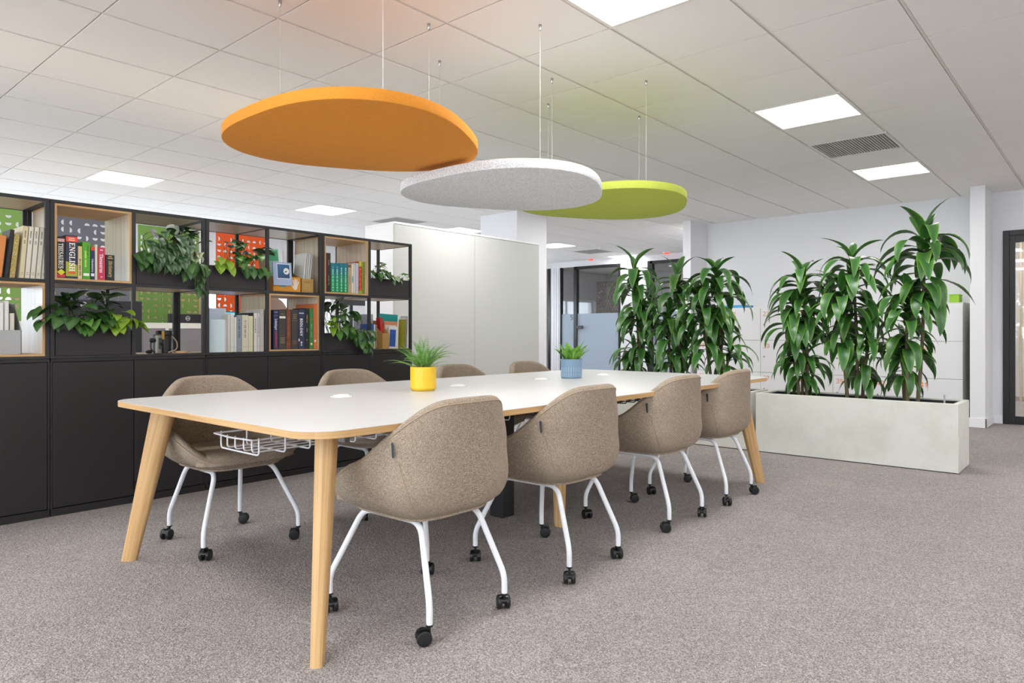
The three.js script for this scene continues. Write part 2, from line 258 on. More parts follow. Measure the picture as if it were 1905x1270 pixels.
{ // perforated screen inside the room
  const s = new THREE.Shape(); s.moveTo(-0.42, 0); s.lineTo(0.42, 0); s.lineTo(0.42, 1.9); s.lineTo(-0.42, 1.9); s.closePath();
  for (let a = 0; a < 10; a++) for (let b = 0; b < 22; b++) { if (hash(a, b, 5) < 0.25) continue; const h = new THREE.Path(), r = 0.018 + 0.014 * hash(a, b, 6), x = -0.37 + a * 0.082 + (b % 2) * 0.03, y = 0.06 + b * 0.084; for (let k = 0; k <= 6; k++) { const t = k / 6 * Math.PI * 2 + hash(a, b, 7); k ? h.lineTo(x + r * Math.cos(t), y + r * Math.sin(t)) : h.moveTo(x + r * Math.cos(t), y + r * Math.sin(t)); } s.holes.push(h); }
  const g = new THREE.ExtrudeGeometry(s, { depth: 0.02, bevelEnabled: false }); g.rotateY(-Math.PI / 2);
  const t = thing('perforated_screen', 'grey-brown perforated screen behind the glass door numbered five', 'screen', [15.2, 0.5, 9.95]); part(t, 'panel', g, std(0x8b7f78, 0.7)); part(t, 'stand', bx(-0.02, 0, -0.5, 0, -0.4, 0.4), M.blackFrame);
}

// ---------------------------------------------------------------- meeting table
const TH = 0.743, TC = [3.052, 2.69];
{
  const t = thing('meeting_table', 'long white meeting table with oak edge and splayed oak legs', 'table', [TC[0], 0, TC[1]]);
  const a = 1.862, b = 0.832, shape = roundRect(-a, a, -b, b, 0.13);
  const slab = (d, y, bev, mat, name) => { const g = new THREE.ExtrudeGeometry(shape, { depth: d - 2 * bev, bevelEnabled: true, bevelThickness: bev, bevelSize: bev, bevelOffset: -bev, bevelSegments: 2, curveSegments: 20 }); g.rotateX(-Math.PI / 2); g.translate(0, y + bev, 0); return part(t, name, metric(g, 'x'), mat); };
  slab(0.0235, TH - 0.025, 0.0015, M.oak, 'table_top'); slab(0.0017, TH - 0.0016, 0.0007, M.laminate, 'laminate_surface');
  // tapered plank legs, long side on the diagonal
  function leg(top, foot, turn, A = 0.054, B = 0.037, a2 = 0.034, b2 = 0.0215) {
    const n = 28, rows = 8, pos = [], uv = [], idx = [];
    for (let r = 0; r <= rows; r++) { const k = r / rows, y = (TH - 0.0255) * (1 - k), cx = top[0] + (foot[0] - top[0]) * k, cz = top[1] + (foot[1] - top[1]) * k, ea = A + (a2 - A) * k, eb = B + (b2 - B) * k;
      for (let q = 0; q <= n; q++) { const w = q / n * Math.PI * 2, x = ea * Math.sign(Math.cos(w)) * Math.abs(Math.cos(w)) ** 0.72, z = eb * Math.sign(Math.sin(w)) * Math.abs(Math.sin(w)) ** 0.72; pos.push(cx + x * Math.cos(turn) - z * Math.sin(turn), y, cz + x * Math.sin(turn) + z * Math.cos(turn)); uv.push(q / n * 0.3 + top[0], y); } }
    for (let r = 0; r < rows; r++) for (let q = 0; q < n; q++) { const i = r * (n + 1) + q; idx.push(i, i + 1, i + n + 1, i + 1, i + n + 2, i + n + 1); }
    for (const r of [0, rows]) { const cidx = pos.length / 3, i0 = r * (n + 1); pos.push(r ? foot[0] : top[0], r ? 0 : TH - 0.0255, r ? foot[1] : top[1]); uv.push(0, 0); for (let q = 0; q < n; q++) r ? idx.push(i0 + q, i0 + q + 1, cidx) : idx.push(i0 + q + 1, i0 + q, cidx); }
    const g = new THREE.BufferGeometry(); g.setAttribute('position', new THREE.Float32BufferAttribute(pos, 3)); g.setAttribute('uv', new THREE.Float32BufferAttribute(uv, 2)); g.setIndex(idx); return toCreasedNormals(g, 0.7);
  }
  for (const su of [-1, 1]) for (const sz of [-1, 1]) part(t, 'leg', leg([su * 1.684, sz * 0.652], [su * 1.797, sz * 0.768], Math.atan2(sz, su)), M.oak);
  for (const sz of [-1, 1]) part(t, 'leg', leg([0, sz * 0.36], [-0.03, sz * 0.385], Math.PI / 2, 0.05, 0.036, 0.03, 0.022), M.oak);
  for (const su of [-1, 1]) for (const sz of [-1, 1]) part(t, 'leg_bracket', bx(su * 1.60 - 0.012, su * 1.60 + 0.012, TH - 0.075, TH - 0.026, sz * 0.60 - 0.05, sz * 0.60 + 0.05, 0.003), M.greySteel);
  part(t, 'underframe', join([bx(-1.66, 1.66, TH - 0.055, TH - 0.026, -0.42, -0.38), bx(-1.66, 1.66, TH - 0.055, TH - 0.026, 0.38, 0.42), bx(-0.025, 0.025, TH - 0.055, TH - 0.026, -0.38, 0.38)]), M.whiteSteel);
  part(t, 'cable_riser', bx(-0.12, -0.02, 0, TH - 0.026, -0.05, 0.05, 0.004), M.blackMetal, 'black cable riser under the middle');
  // grommets let into the top
  for (const [u, v] of [[1.985, 2.84], [2.83, 2.90], [3.60, 2.90], [4.29, 2.87]]) {
    const g = part(t, 'grommet', lathe([[0.0001, 0.0], [0.052, 0.0], [0.053, 0.002], [0.049, 0.004], [0.047, 0.0045], [0.047, 0.0025], [0.0001, 0.0025]], 36), M.white); g.position.set(u - TC[0], TH, -(v - TC[1]));
    const lid = part(g, 'lid', lathe([[0.0001, 0.004], [0.020, 0.0115], [0.036, 0.009], [0.042, 0.004]], 30), M.white); lid.rotation.z = 0.05;
    part(g, 'trim_ring', lathe([[0.0530, 0.0], [0.0530, 0.0012], [0.0562, 0.0009], [0.0568, 0.0]], 36), M.greySteel);
    part(g, 'slot', bx(-0.030, 0.030, 0.0024, 0.0032, -0.045, -0.036), M.castor);
  }
  // wire cable baskets hung below
  function basket(u0, u1, mat) {
    const y1 = 0.635, y0 = 0.578, z0 = -0.155, z1 = 0.155, r = 0.0038, list = [], n = Math.round((u1 - u0) / 0.115);
    for (const z of [z0, z1]) list.push(bent([[u0 - 0.03, y1, z], [u1 + 0.03, y1, z]], r, 0, 1, 6));
    list.push(bent([[u0 - 0.03, y1, z0], [u0 - 0.045, y1, 0], [u0 - 0.03, y1, z1]], r, 0.02, 3, 6), bent([[u1 + 0.03, y1, z0], [u1 + 0.03, y1, z1]], r, 0, 1, 6));
    for (const z of [-0.10, -0.035, 0.035, 0.10]) list.push(bent([[u0, y1 - 0.004, z], [u0, y0, z], [u1, y0, z], [u1, y1 - 0.004, z]], r, 0.015, 3, 6));
    for (let k = 0; k <= n; k++) { const x = u0 + (u1 - u0) * k / n; list.push(bent([[x, y1 + 0.006, z0], [x, y0 - 0.006, z0], [x, y0 - 0.006, z1], [x, y1 + 0.006, z1]], r, 0.018, 3, 6)); }
    for (let k = 1; k < n; k += 3) for (const z of [z0, z1]) { const x = u0 + (u1 - u0) * k / n; list.push(bent([[x, y1, z], [x, TH - 0.026, z]], r, 0, 1, 6)); }
    part(t, 'cable_basket', join(list), mat);
  }
  basket(-1.66, -0.18, M.whiteSteel); basket(0.10, 1.60, M.darkWire);
}

// ---------------------------------------------------------------- upholstered tub chairs on castors
const rimAt = (deg) => table([[0, 0.826], [20, 0.824], [36, 0.815], [46, 0.79], [56, 0.745], [68, 0.69], [88, 0.612], [108, 0.54], [124, 0.488], [140, 0.464], [180, 0.458]], Math.abs(deg));
const halfW = [[0.400, 0.185], [0.410, 0.222], [0.43, 0.252], [0.47, 0.284], [0.53, 0.308], [0.60, 0.322], [0.66, 0.322], [0.72, 0.30], [0.78, 0.265], [0.84, 0.235]];
const rearD = [[0.400, 0.185], [0.410, 0.222], [0.43, 0.246], [0.50, 0.265], [0.60, 0.274], [0.70, 0.279], [0.84, 0.296]];
const frontD = [[0.400, 0.20], [0.410, 0.245], [0.43, 0.272], [0.47, 0.288], [0.6, 0.285], [0.84, 0.27]];
function smoothTable(tab, x) { return (table(tab, x - 0.018) + table(tab, x) * 2 + table(tab, x + 0.018)) / 4; }
function shellPoint(deg, y, inset) {
  const w = deg * Math.PI / 180, e = 2 / (2.6 + 1.5 * sm(0.62, 0.43, y)), sx = Math.sin(w), cz = Math.cos(w), a = smoothTable(halfW, y) - inset, b = (cz > 0 ? smoothTable(rearD, y) : smoothTable(frontD, y)) - inset;
  return [a * Math.sign(sx) * Math.abs(sx) ** e, y, b * Math.sign(cz) * Math.abs(cz) ** e];
}
const rimSmooth = (d) => { let s = 0, n = 0; for (let k = -4; k <= 4; k++) { s += rimAt(((d + k * 3 + 540) % 360) - 180); n++; } return s / n; };
function makeChair() {
  const g0 = new THREE.Group(), N = 88, OUT = 16, ARC = 6, INN = 9, th = 0.042, pos = [], uv = [], idx = [];
  const rows = [];
  for (let q = 0; q <= N; q++) {
    const deg = -180 + 360 * q / N, rim = rimSmooth(deg), col = [];
    for (let r = 0; r <= OUT; r++) { const k = r / OUT, y = 0.400 + (rim - th * 0.5 - 0.400) * (k < 0.25 ? k * k * 2 + k * 0.5 : k); col.push(shellPoint(deg, y, 0)); }
    for (let r = 1; r < ARC; r++) { const w = r / ARC * Math.PI, p = shellPoint(deg, rim - th * 0.5, th * 0.5 * (1 - Math.cos(w))); p[1] += th * 0.5 * Math.sin(w); col.push(p); }
    for (let r = 0; r <= INN; r++) { const y = rim - th * 0.5 + (0.43 - rim + th * 0.5) * (r / INN); col.push(shellPoint(deg, y, th + 0.014 * r / INN)); }
    rows.push(col);
  }
  const n = rows[0].length;
  rows.forEach((col, q) => { let L = 0; col.forEach((p, r) => { if (r) L += Math.hypot(p[0] - col[r - 1][0], p[1] - col[r - 1][1], p[2] - col[r - 1][2]); pos.push(...p); uv.push(q / N * 1.75, L); }); });
  for (let q = 0; q < N; q++) for (let r = 0; r < n - 1; r++) { const i = q * n + r; idx.push(i, i + n, i + 1, i + 1, i + n, i + n + 1); }
  const g = new THREE.BufferGeometry(); g.setAttribute('position', new THREE.Float32BufferAttribute(pos, 3)); g.setAttribute('uv', new THREE.Float32BufferAttribute(uv, 2)); g.setIndex(idx); g.computeVertexNormals();
  { const nm = g.attributes.normal; for (let r = 0; r < n; r++) { const a = r, b = N * n + r, v = new THREE.Vector3(nm.getX(a) + nm.getX(b), nm.getY(a) + nm.getY(b), nm.getZ(a) + nm.getZ(b)).normalize(); nm.setXYZ(a, v.x, v.y, v.z); nm.setXYZ(b, v.x, v.y, v.z); } }
  const shell = part(g0, 'shell', g, M.fabric);
  // stitched line along the outside of the rim, a corner seam and its woven tag
  const rp = []; for (let q = 4; q <= N - 4; q++) { const d = -180 + 360 * q / N; rp.push(new THREE.Vector3(...shellPoint(d, rimSmooth(d) - th * 0.42, -0.0006))); }
  part(shell, 'piping', tubeAlong(rp, 0.0026, 5), M.piping);
  for (const sgn of [-1, 1]) { const sp = []; for (let k = 0; k <= 12; k++) sp.push(new THREE.Vector3(...shellPoint(sgn * (53 - 9 * k / 12), 0.62 - 0.195 * k / 12, -0.0004))); part(shell, 'seam', tubeAlong(sp, 0.0018, 5), M.seam); }
  { const p = shellPoint(-58, 0.658, -0.004), tg = part(shell, 'tag', bx(-0.003, 0.003, -0.024, 0.024, -0.008, 0.008), M.tag, 'small dark woven tag'); tg.position.set(...p); tg.rotation.set(0.1, -0.7, 0.12); }
  // seat cushion
  const cp = [], cu = [], ci = [], R = 10, prof = [[1, 0.43], [1, 0.455], [0.985, 0.468], [0.94, 0.478], [0.8, 0.484], [0.5, 0.482], [0, 0.480]];
  for (let q = 0; q <= 64; q++) { const deg = -180 + 360 * q / 64, e = shellPoint(deg, 0.47, Math.abs(deg) > 118 ? 0.012 : 0.05); prof.forEach(([k, y]) => { cp.push(e[0] * k, y, e[2] * k); cu.push(e[0] * k, e[2] * k); }); }
  for (let q = 0; q < 64; q++) for (let r = 0; r < prof.length - 1; r++) { const i = q * prof.length + r; ci.push(i, i + prof.length, i + 1, i + 1, i + prof.length, i + prof.length + 1); }
  const cg = new THREE.BufferGeometry(); cg.setAttribute('position', new THREE.Float32BufferAttribute(cp, 3)); cg.setAttribute('uv', new THREE.Float32BufferAttribute(cu, 2)); cg.setIndex(ci); cg.computeVertexNormals();
  part(g0, 'seat_cushion', metric(cg, 'z'), M.fabric);
  const bp = []; for (let q = 0; q < 48; q++) { const e = shellPoint(q / 48 * 360 - 180, 0.402, 0); bp.push(new THREE.Vector2(e[0], -e[2])); }
  const bg = new THREE.ExtrudeGeometry(new THREE.Shape(bp), { depth: 0.012, bevelEnabled: false }); bg.rotateX(-Math.PI / 2); bg.translate(0, 0.394, 0); part(g0, 'seat_base', metric(bg), M.fabric);
  // one bent tube a side carries a front and a rear leg
  for (const s of [-1, 1]) part(g0, 'leg_frame', bent([[s * 0.190, 0.062, 0.250], [s * 0.190, 0.135, 0.250], [s * 0.142, 0.383, 0.150], [s * 0.150, 0.383, -0.165], [s * 0.245, 0.135, -0.250], [s * 0.245, 0.062, -0.250]], 0.0115, 0.05, 6, 12), M.whiteSteel);
  part(g0, 'cross_bar', join([bent([[-0.146, 0.383, 0.06], [0.146, 0.383, 0.06]], 0.0105, 0, 1, 10), bent([[-0.148, 0.383, -0.09], [0.148, 0.383, -0.09]], 0.0105, 0, 1, 10)]), M.whiteSteel);
  // twin-wheel castors
  const wheel = (() => { const w = lathe([[0.0001, -0.009], [0.017, -0.009], [0.0235, -0.0075], [0.026, -0.003], [0.026, 0.006], [0.022, 0.009], [0.0001, 0.009]], 26); w.rotateX(Math.PI / 2); return w; })();
  const body = join([cyl(0.006, 0.006, 0.03, 10, -0.004), cyl(0.0125, 0.0125, 0.006, 14, 0.0), bx(-0.004, 0.038, -0.036, -0.004, -0.005, 0.005, 0.002), (() => { const h = new THREE.CylinderGeometry(0.0275, 0.0275, 0.030, 18, 1, true, Math.PI * 0.62, Math.PI * 0.78); h.rotateX(Math.PI / 2); h.translate(0.020, -0.034, 0); return h; })()]);
  for (const [x, z] of [[-0.190, 0.25], [0.190, 0.25], [-0.245, -0.25], [0.245, -0.25]]) {
    const c = part(g0, 'castor', body, M.castorHub); c.position.set(x, 0.060, z);
    for (const s of [-1, 1]) { const w = part(c, 'wheel', wheel, M.castor); w.position.set(0.020, -0.034, s * 0.0155); if (s < 0) w.rotation.y = Math.PI; }
  }
  return g0;
}
{
  const proto = makeChair();
  const spots = [
    [1.776, 2.012, 0.0, [2.6, 0.95, 4.3, 0.6], 'beige fabric tub chair nearest the camera, back turned, beside the round front leg'],
    [2.560, 2.006, 0.0, [5.6, 0.9, 5.5, 5.3], 'beige fabric tub chair second from the front with its back turned'],
    [3.505, 2.050, 0.0, [0.85, 0.4, 5.2, 5.4], 'beige fabric tub chair third along the near side, in front of the blue pot'],
    [4.265, 2.075, 0.0, [5.6, 5.5, 5.2, 5.0], 'beige fabric tub chair at the far end of the near side by the planters'],
    [1.715, 3.425, Math.PI, [3.8, 3.7, 0.6, 0.7], 'beige fabric tub chair facing the camera at the left end under the wire basket'],
    [2.615, 3.430, Math.PI, [3.6, 1.0, 0.5, 0.9], 'beige tub chair second along the far side, only its back top above the table'],
    [3.560, 3.430, Math.PI, [3.1, 0.2, 4.8, 2.5], 'beige tub chair behind the yellow pot, back top showing over the table'],
    [4.345, 3.430, Math.PI, [1.4, 0.6, 4.4, 2.2], 'beige tub chair at the far end of the far side, left of the blue pot'],
  ];
  spots.forEach(([u, v, turn, cast, label], k) => {
    const c = k ? proto.clone() : proto; if (k) c.traverse((o) => { if (o.isMesh) light(o); });
    c.name = numbered('tub_chair'); scene.add(c); c.position.set(u, 0, -v); c.rotation.y = turn; c.userData = { label, category: 'chair', group: 'tub chairs around the meeting table' };
    let q = 0; c.children.forEach((o) => { if (o.name === 'castor') { o.rotation.y = cast[q++] - turn; } });
  });
}

// ---------------------------------------------------------------- felt discs hanging over the table
{
  const H = 0.05;   // rounded three-cornered outline, a corner over each cable
  const discGeo = (R) => { const pts = []; for (let k = 0; k < 120; k++) { const a = k / 120 * Math.PI * 2, r = R * (1 + 0.081 * Math.cos(3 * a)); pts.push(new THREE.Vector2(r * Math.cos(a), r * Math.sin(a))); } const g = new THREE.ExtrudeGeometry(new THREE.Shape(pts), { depth: H - 0.008, bevelEnabled: true, bevelThickness: 0.004, bevelSize: 0.004, bevelOffset: -0.004, bevelSegments: 3 }); g.rotateX(-Math.PI / 2); g.translate(0, 0.004, 0); return metric(toCreasedNormals(g, 0.5), 'x'); };
  const defs = [
    [2.018, 2.752, 1.960, 0.597, [[1.832, 3.133], [2.491, 2.772], [1.84, 2.335]], std(0xe99630, 0.95, { map: feltMap }), 'large orange felt disc hanging nearest over the table'],
    [3.092, 2.742, 1.883, 0.599, [[2.873, 3.10], [3.552, 2.77], [2.891, 2.335]], std(0xf6f6f8, 0.95, { map: heatherMap }), 'pale grey flecked felt disc hanging in the middle, lowest of three'],
    [4.186, 2.757, 1.956, 0.592, [[3.925, 3.095], [4.603, 2.753], [3.986, 2.332]], std(0xc6d357, 0.95, { map: feltMap }), 'lime green felt disc hanging farthest over the table'],
  ];
  for (const [u, v, y, R, hooks, mat, label] of defs) {
    const t = thing('acoustic_disc', label, 'ceiling panel', [u, y, v], 0, 'felt discs over the table'); part(t, 'panel', discGeo(R), mat);
    for (const [hu, hv] of hooks) {
      const du = hu - u, dv = hv - v;
      const c = part(t, 'cable', bent([[du, H, -dv], [du, HC - y - 0.02, -dv]], 0.0011, 0, 1, 6), M.cable);
      const gr = part(c, 'gripper', lathe([[0.0001, 0], [0.0045, 0.001], [0.006, 0.012], [0.0085, 0.02], [0.009, 0.033], [0.0001, 0.033]], 14), M.chrome); gr.position.set(du, HC - y - 0.0335, -dv);
      const pl = part(c, 'socket', lathe([[0.0001, 0.016], [0.003, 0.016], [0.005, 0.004], [0.006, 0], [0.0001, 0]], 12), M.chrome); pl.position.set(du, H, -dv);
    }
  }
}

// ---------------------------------------------------------------- dark shelving wall: base cabinets with open frames on top
const SV = 4.61, SB = 5.075, BAY = 0.45, S0 = 0.35;          // front, back, bay width, first post
const Y1 = 0.905, Y2 = 1.358, Y3 = 1.82;
{
  const names = ['cut off by the left edge', 'below the dictionaries and the cine camera', 'below the pale journals and the biology books', 'at the end next to the white cupboard'];
  const P = 0.011, postGeo = bx(-P, P, 0, Y3 - Y1 - 0.0, -P, P, 0.0015);
  for (let k = 0; k < 4; k++) {
    const u0 = S0 + k * 2 * BAY, D = SB - SV;
    const c = thing('base_cabinet', 'matt black two-door base cabinet ' + names[k], 'cabinet', [u0 + BAY, 0, SV], 0, 'black base cabinets under the shelving');
    part(c, 'body', bx(-BAY + 0.003, BAY - 0.003, 0.0, Y1 - 0.002, -D, -0.022), M.charcoal);
    for (const s of [0, 1]) part(c, 'door', bx(s ? 0.002 : -BAY + 0.014, s ? BAY - 0.014 : -0.002, 0.048, Y1 - 0.022, -0.0205, 0, 0.002), M.charcoalDoor);
    part(c, 'plinth', bx(-BAY + 0.003, BAY - 0.003, 0.0, 0.042, -0.021, -0.001), M.charcoal);
    part(c, 'top_rail', bx(-BAY + 0.003, BAY - 0.003, Y1 - 0.018, Y1 - 0.002, -0.021, 0), M.charcoal);
    for (const s of [-1, 1]) part(c, 'side_post', bx(s < 0 ? -BAY + 0.0015 : BAY - 0.0115, s < 0 ? -BAY + 0.0115 : BAY - 0.0015, 0.043, Y1 - 0.019, -0.021, 0.0), M.charcoal);
    const f = thing('open_shelf_frame', 'black metal open shelf frame ' + names[k].replace('below', 'holding').replace('cut off', 'cut off'), 'shelf', [u0 + BAY, Y1, SV], 0, 'open shelf frames on the cabinets');
    for (const [x] of [[-BAY + 0.0125], [0], [BAY - 0.0125]]) for (const z of [-P, -D + P]) part(f, 'post', postGeo, M.blackMetal).position.set(x, 0, z);
    [0, Y2 - Y1, Y3 - Y1].forEach((y, lv) => {
      for (const z of [-P, -D + P]) part(f, 'rail', bx(-BAY + 0.0015, BAY - 0.0015, y - (lv ? 0.018 : 0) , y + (lv ? 0 : 0.015), z - P * 0.9, z + P * 0.9), M.blackMetal);
      for (const x of [-BAY + 0.0125, 0, BAY - 0.0125]) part(f, 'side_rail', bx(x - P * 0.9, x + P * 0.9, y - (lv ? 0.018 : 0), y + (lv ? 0 : 0.015), -D + 2 * P, -2 * P), M.blackMetal);
      for (const s of [0, 1]) part(f, 'shelf_board', bx(s ? 0.011 : -BAY + 0.024, s ? BAY - 0.024 : -0.011, y - (lv ? 0.016 : 0.0), y - (lv ? 0.001 : -0.0145), -D + 2 * P, -2 * P, 0, 'x'), M.paleOak);
    });
  }
}
const shelfY = (lv) => (lv ? Y2 + 0.0 : Y1 + 0.015);
// open oak cubes pushed into some bays
function cube(bay, lv, label) {
  const u0 = S0 + BAY * bay + 0.024 - (bay % 2 ? 0.012 : 0), u1 = S0 + BAY * (bay + 1) - 0.024 + (bay % 2 ? 0 : 0.012), w = u1 - u0, y0 = shelfY(lv) + 0.001, h = (lv ? Y3 - 0.020 : Y2 - 0.020) - y0, t = 0.012, d = 0.42;
  const c = thing('oak_cube', label, 'box', [(u0 + u1) / 2, y0, SV + 0.004], 0, 'open oak cubes in the shelving');
  part(c, 'bottom_panel', bx(-w / 2, w / 2, 0, t, -d, 0, 0, 'x'), M.oak); part(c, 'top_panel', bx(-w / 2, w / 2, h - t, h, -d, 0, 0, 'x'), M.oak);
  for (const s of [-1, 1]) { const q = part(c, 'side_panel', bx(s < 0 ? -w / 2 : w / 2 - t, s < 0 ? -w / 2 + t : w / 2, t, h - t, -d, -0.004), M.cubeOak); part(q, 'edge_strip', bx(s < 0 ? -w / 2 : w / 2 - t, s < 0 ? -w / 2 + t : w / 2, t, h - t, -0.004, 0), M.oak); }
  return y0 + t;
}
const cubeLowA = cube(1, 0, 'open oak cube with the grey magazine file, lower left'), cubeUpA = cube(2, 1, 'open oak cube holding the dictionaries');
const cubeLowB = cube(5, 0, 'open oak cube holding the biology textbooks'), cubeUpB = cube(6, 1, 'open oak cube holding the green book series');

// ---------------------------------------------------------------- books
const mats = {}; const bm = (hex, r = 0.6) => mats[hex + '_' + r] ??= std(hex, r);
// spine print: draw with x across the spine and y down it
function spine(w, h, bg, draw) { const H = 384, Wd = Math.max(24, Math.round(H * w / h)); return canvasTex(Wd, H, (x) => { x.fillStyle = bg; x.fillRect(0, 0, Wd, H); draw(x, Wd, H); }); }
function down(x, W, H, text, c, size, y, font = 'sans-serif', weight = 'bold', off = 0) { x.save(); x.translate(W / 2 + off, y); x.rotate(Math.PI / 2); x.fillStyle = c; x.font = `${weight} ${size}px ${font}`; x.textAlign = 'left'; x.textBaseline = 'middle'; x.fillText(text, 0, 0); x.restore(); }
function fitDown(x, W, H, text, c, y0, y1, wide, font = 'sans-serif', weight = 'bold', off = 0) { x.save(); x.font = `${weight} 100px ${font}`; const m = x.measureText(text).width || 1; x.translate(W / 2 + off, y0); x.rotate(Math.PI / 2); x.scale((y1 - y0) / m, wide / 74); x.fillStyle = c; x.textAlign = 'left'; x.textBaseline = 'middle'; x.fillText(text, 0, 4); x.restore(); }
function across(x, text, c, size, cx, y, font = 'sans-serif', weight = 'bold') { x.fillStyle = c; x.font = `${weight} ${size}px ${font}`; x.textAlign = 'center'; x.textBaseline = 'middle'; x.fillText(text, cx, y); }
function book(label, u0, u1, y, h, color, o = {}) {
  const w = u1 - u0 - 0.0012, d = o.d ?? 0.17, v = o.v ?? SV + (['dictionaries in the oak cube', 'textbooks in the lower oak cube'].includes(o.group) ? 0.014 : 0.035), t = thing('book', label, 'book', [(u0 + u1) / 2, y, v], 0, o.group), b = 0.0022;
  const mat = bm(color, o.rough ?? 0.55);
  part(t, 'cover', join([bx(-w / 2, -w / 2 + b, 0, h, -d, 0), bx(w / 2 - b, w / 2, 0, h, -d, 0), bx(-w / 2, w / 2, 0, h, -0.004, 0, 0.0012)]), mat);
  part(t, 'pages', bx(-w / 2 + b, w / 2 - b, 0.002, h - 0.003, -d + 0.004, -0.004), M.paper);
  if (o.draw) { const tex = spine(w, h, '#' + color.toString(16).padStart(6, '0'), o.draw), g = new THREE.PlaneGeometry(w - 0.0006, h - 0.001); g.translate(0, h / 2, 0.0004); part(t, 'spine_print', g, new THREE.MeshStandardMaterial({ map: tex, roughness: 0.5 })); }
  if (o.lean) { t.rotation.z = o.lean; t.position.y += Math.abs(Math.sin(o.lean)) * w / 2; }
  if (o.yaw) t.rotation.y = o.yaw;
  return t;
}
function scribble(x, W, c, y0, y1, wide, off = 0) { x.fillStyle = c; for (let y = y0; y < y1; y += 9) { const k = hash(y, W, 7); if (k < 0.16) continue; x.fillRect(W / 2 + off - wide / 2 + (k > 0.6 ? wide * 0.15 : 0), y, wide * (k > 0.6 ? 0.7 : 1), 4 + 3 * k); } }
const bar = (x, c, y, h, W, a = 0.1) => { x.fillStyle = c; x.fillRect(W * a, y, W * (1 - 2 * a), h); };
{ // dictionaries in the upper oak cube
  const y = cubeUpA + 0.0006, g = 'dictionaries in the oak cube';
  book('black thesaurus with tall white lettering, leftmost in the dictionary cube', 1.287, 1.331, y, 0.240, 0x1c1a1c, { group: g, draw: (x, W, H) => { fitDown(x, W, H, 'THESAURUS', '#f5f2ea', 62, 298, W * 0.62, 'serif'); bar(x, '#d8a9a4', 18, 30, W, 0.08); bar(x, '#d03048', 348, 30, W, 0); x.fillStyle = '#d9d62e'; x.beginPath(); x.moveTo(W / 2, 300); x.lineTo(W, 330); x.lineTo(W / 2, 360); x.lineTo(0, 330); x.fill(); } });
  book('thick navy and lime English dictionary with orange band on top', 1.332, 1.394, y, 0.252, 0x2a2f48, { group: g, draw: (x, W, H) => { x.fillStyle = '#f04a2a'; x.fillRect(0, 10, W, 46); bar(x, '#ffd0bc', 22, 8, W, 0.22); bar(x, '#ffd0bc', 38, 8, W, 0.22); x.fillStyle = '#a8ac3e'; x.beginPath(); x.moveTo(0, 232); x.lineTo(W, 262); x.lineTo(W, 366); x.lineTo(0, 366); x.fill(); fitDown(x, W, H, 'ENGLISH', '#f6f4e6', 62, 322, W * 0.5, 'serif', 'bold', W * 0.06); x.fillStyle = '#e05a2a'; x.fillRect(W * 0.2, 326, W * 0.6, 16); } });
  book('slim cream paperback with dark title in the dictionary cube', 1.395, 1.418, y, 0.193, 0xd8c48a, { group: g, draw: (x, W, H) => { scribble(x, W, '#3a3226', 150, 350, W * 0.5); } });
  book('bright green paperback with a white label in the dictionary cube', 1.419, 1.461, y, 0.220, 0x55a52c, { group: g, draw: (x, W, H) => { scribble(x, W, '#2e6e1c', 30, 170, W * 0.24, W * 0.2); scribble(x, W, '#d9ee7a', 90, 260, W * 0.28, -W * 0.1); bar(x, '#eef3e6', 322, 28, W, 0.12); } });
  book('narrow navy chemistry dictionary with orange top in the cube', 1.463, 1.484, y, 0.195, 0x2b2f63, { group: g, draw: (x, W, H) => { x.fillStyle = '#e8492c'; x.fillRect(0, 0, W, 42); fitDown(x, W, H, 'Chemistry', '#f2f2f6', 140, 300, W * 0.52, 'serif'); bar(x, '#e6e8f0', 312, 34, W, 0.05); } });
  book('slim off-white paperback between chemistry and red thesaurus', 1.485, 1.500, y, 0.211, 0xe3dcc4, { group: g });
  book('red pocket thesaurus with white lettering in the dictionary cube', 1.501, 1.542, y, 0.197, 0xc83a56, { group: g, draw: (x, W, H) => { fitDown(x, W, H, 'Thesaurus', '#fbf3f0', 78, 300, W * 0.5, 'serif'); bar(x, '#f6d8d8', 26, 12, W, 0.3); bar(x, '#e8a0ac', 340, 16, W, 0.36); } });
  book('short black pocket dictionary, rightmost in the dictionary cube', 1.545, 1.594, y, 0.155, 0x2b2a2c, { group: g, d: 0.12, draw: (x, W, H) => { fitDown(x, W, H, 'Dictionary', '#e6d68c', 90, 336, W * 0.42, 'serif', 'normal', W * 0.05); bar(x, '#cdbd7c', 18, 12, W, 0.3); bar(x, '#cdbd7c', 44, 12, W, 0.2); } });
}
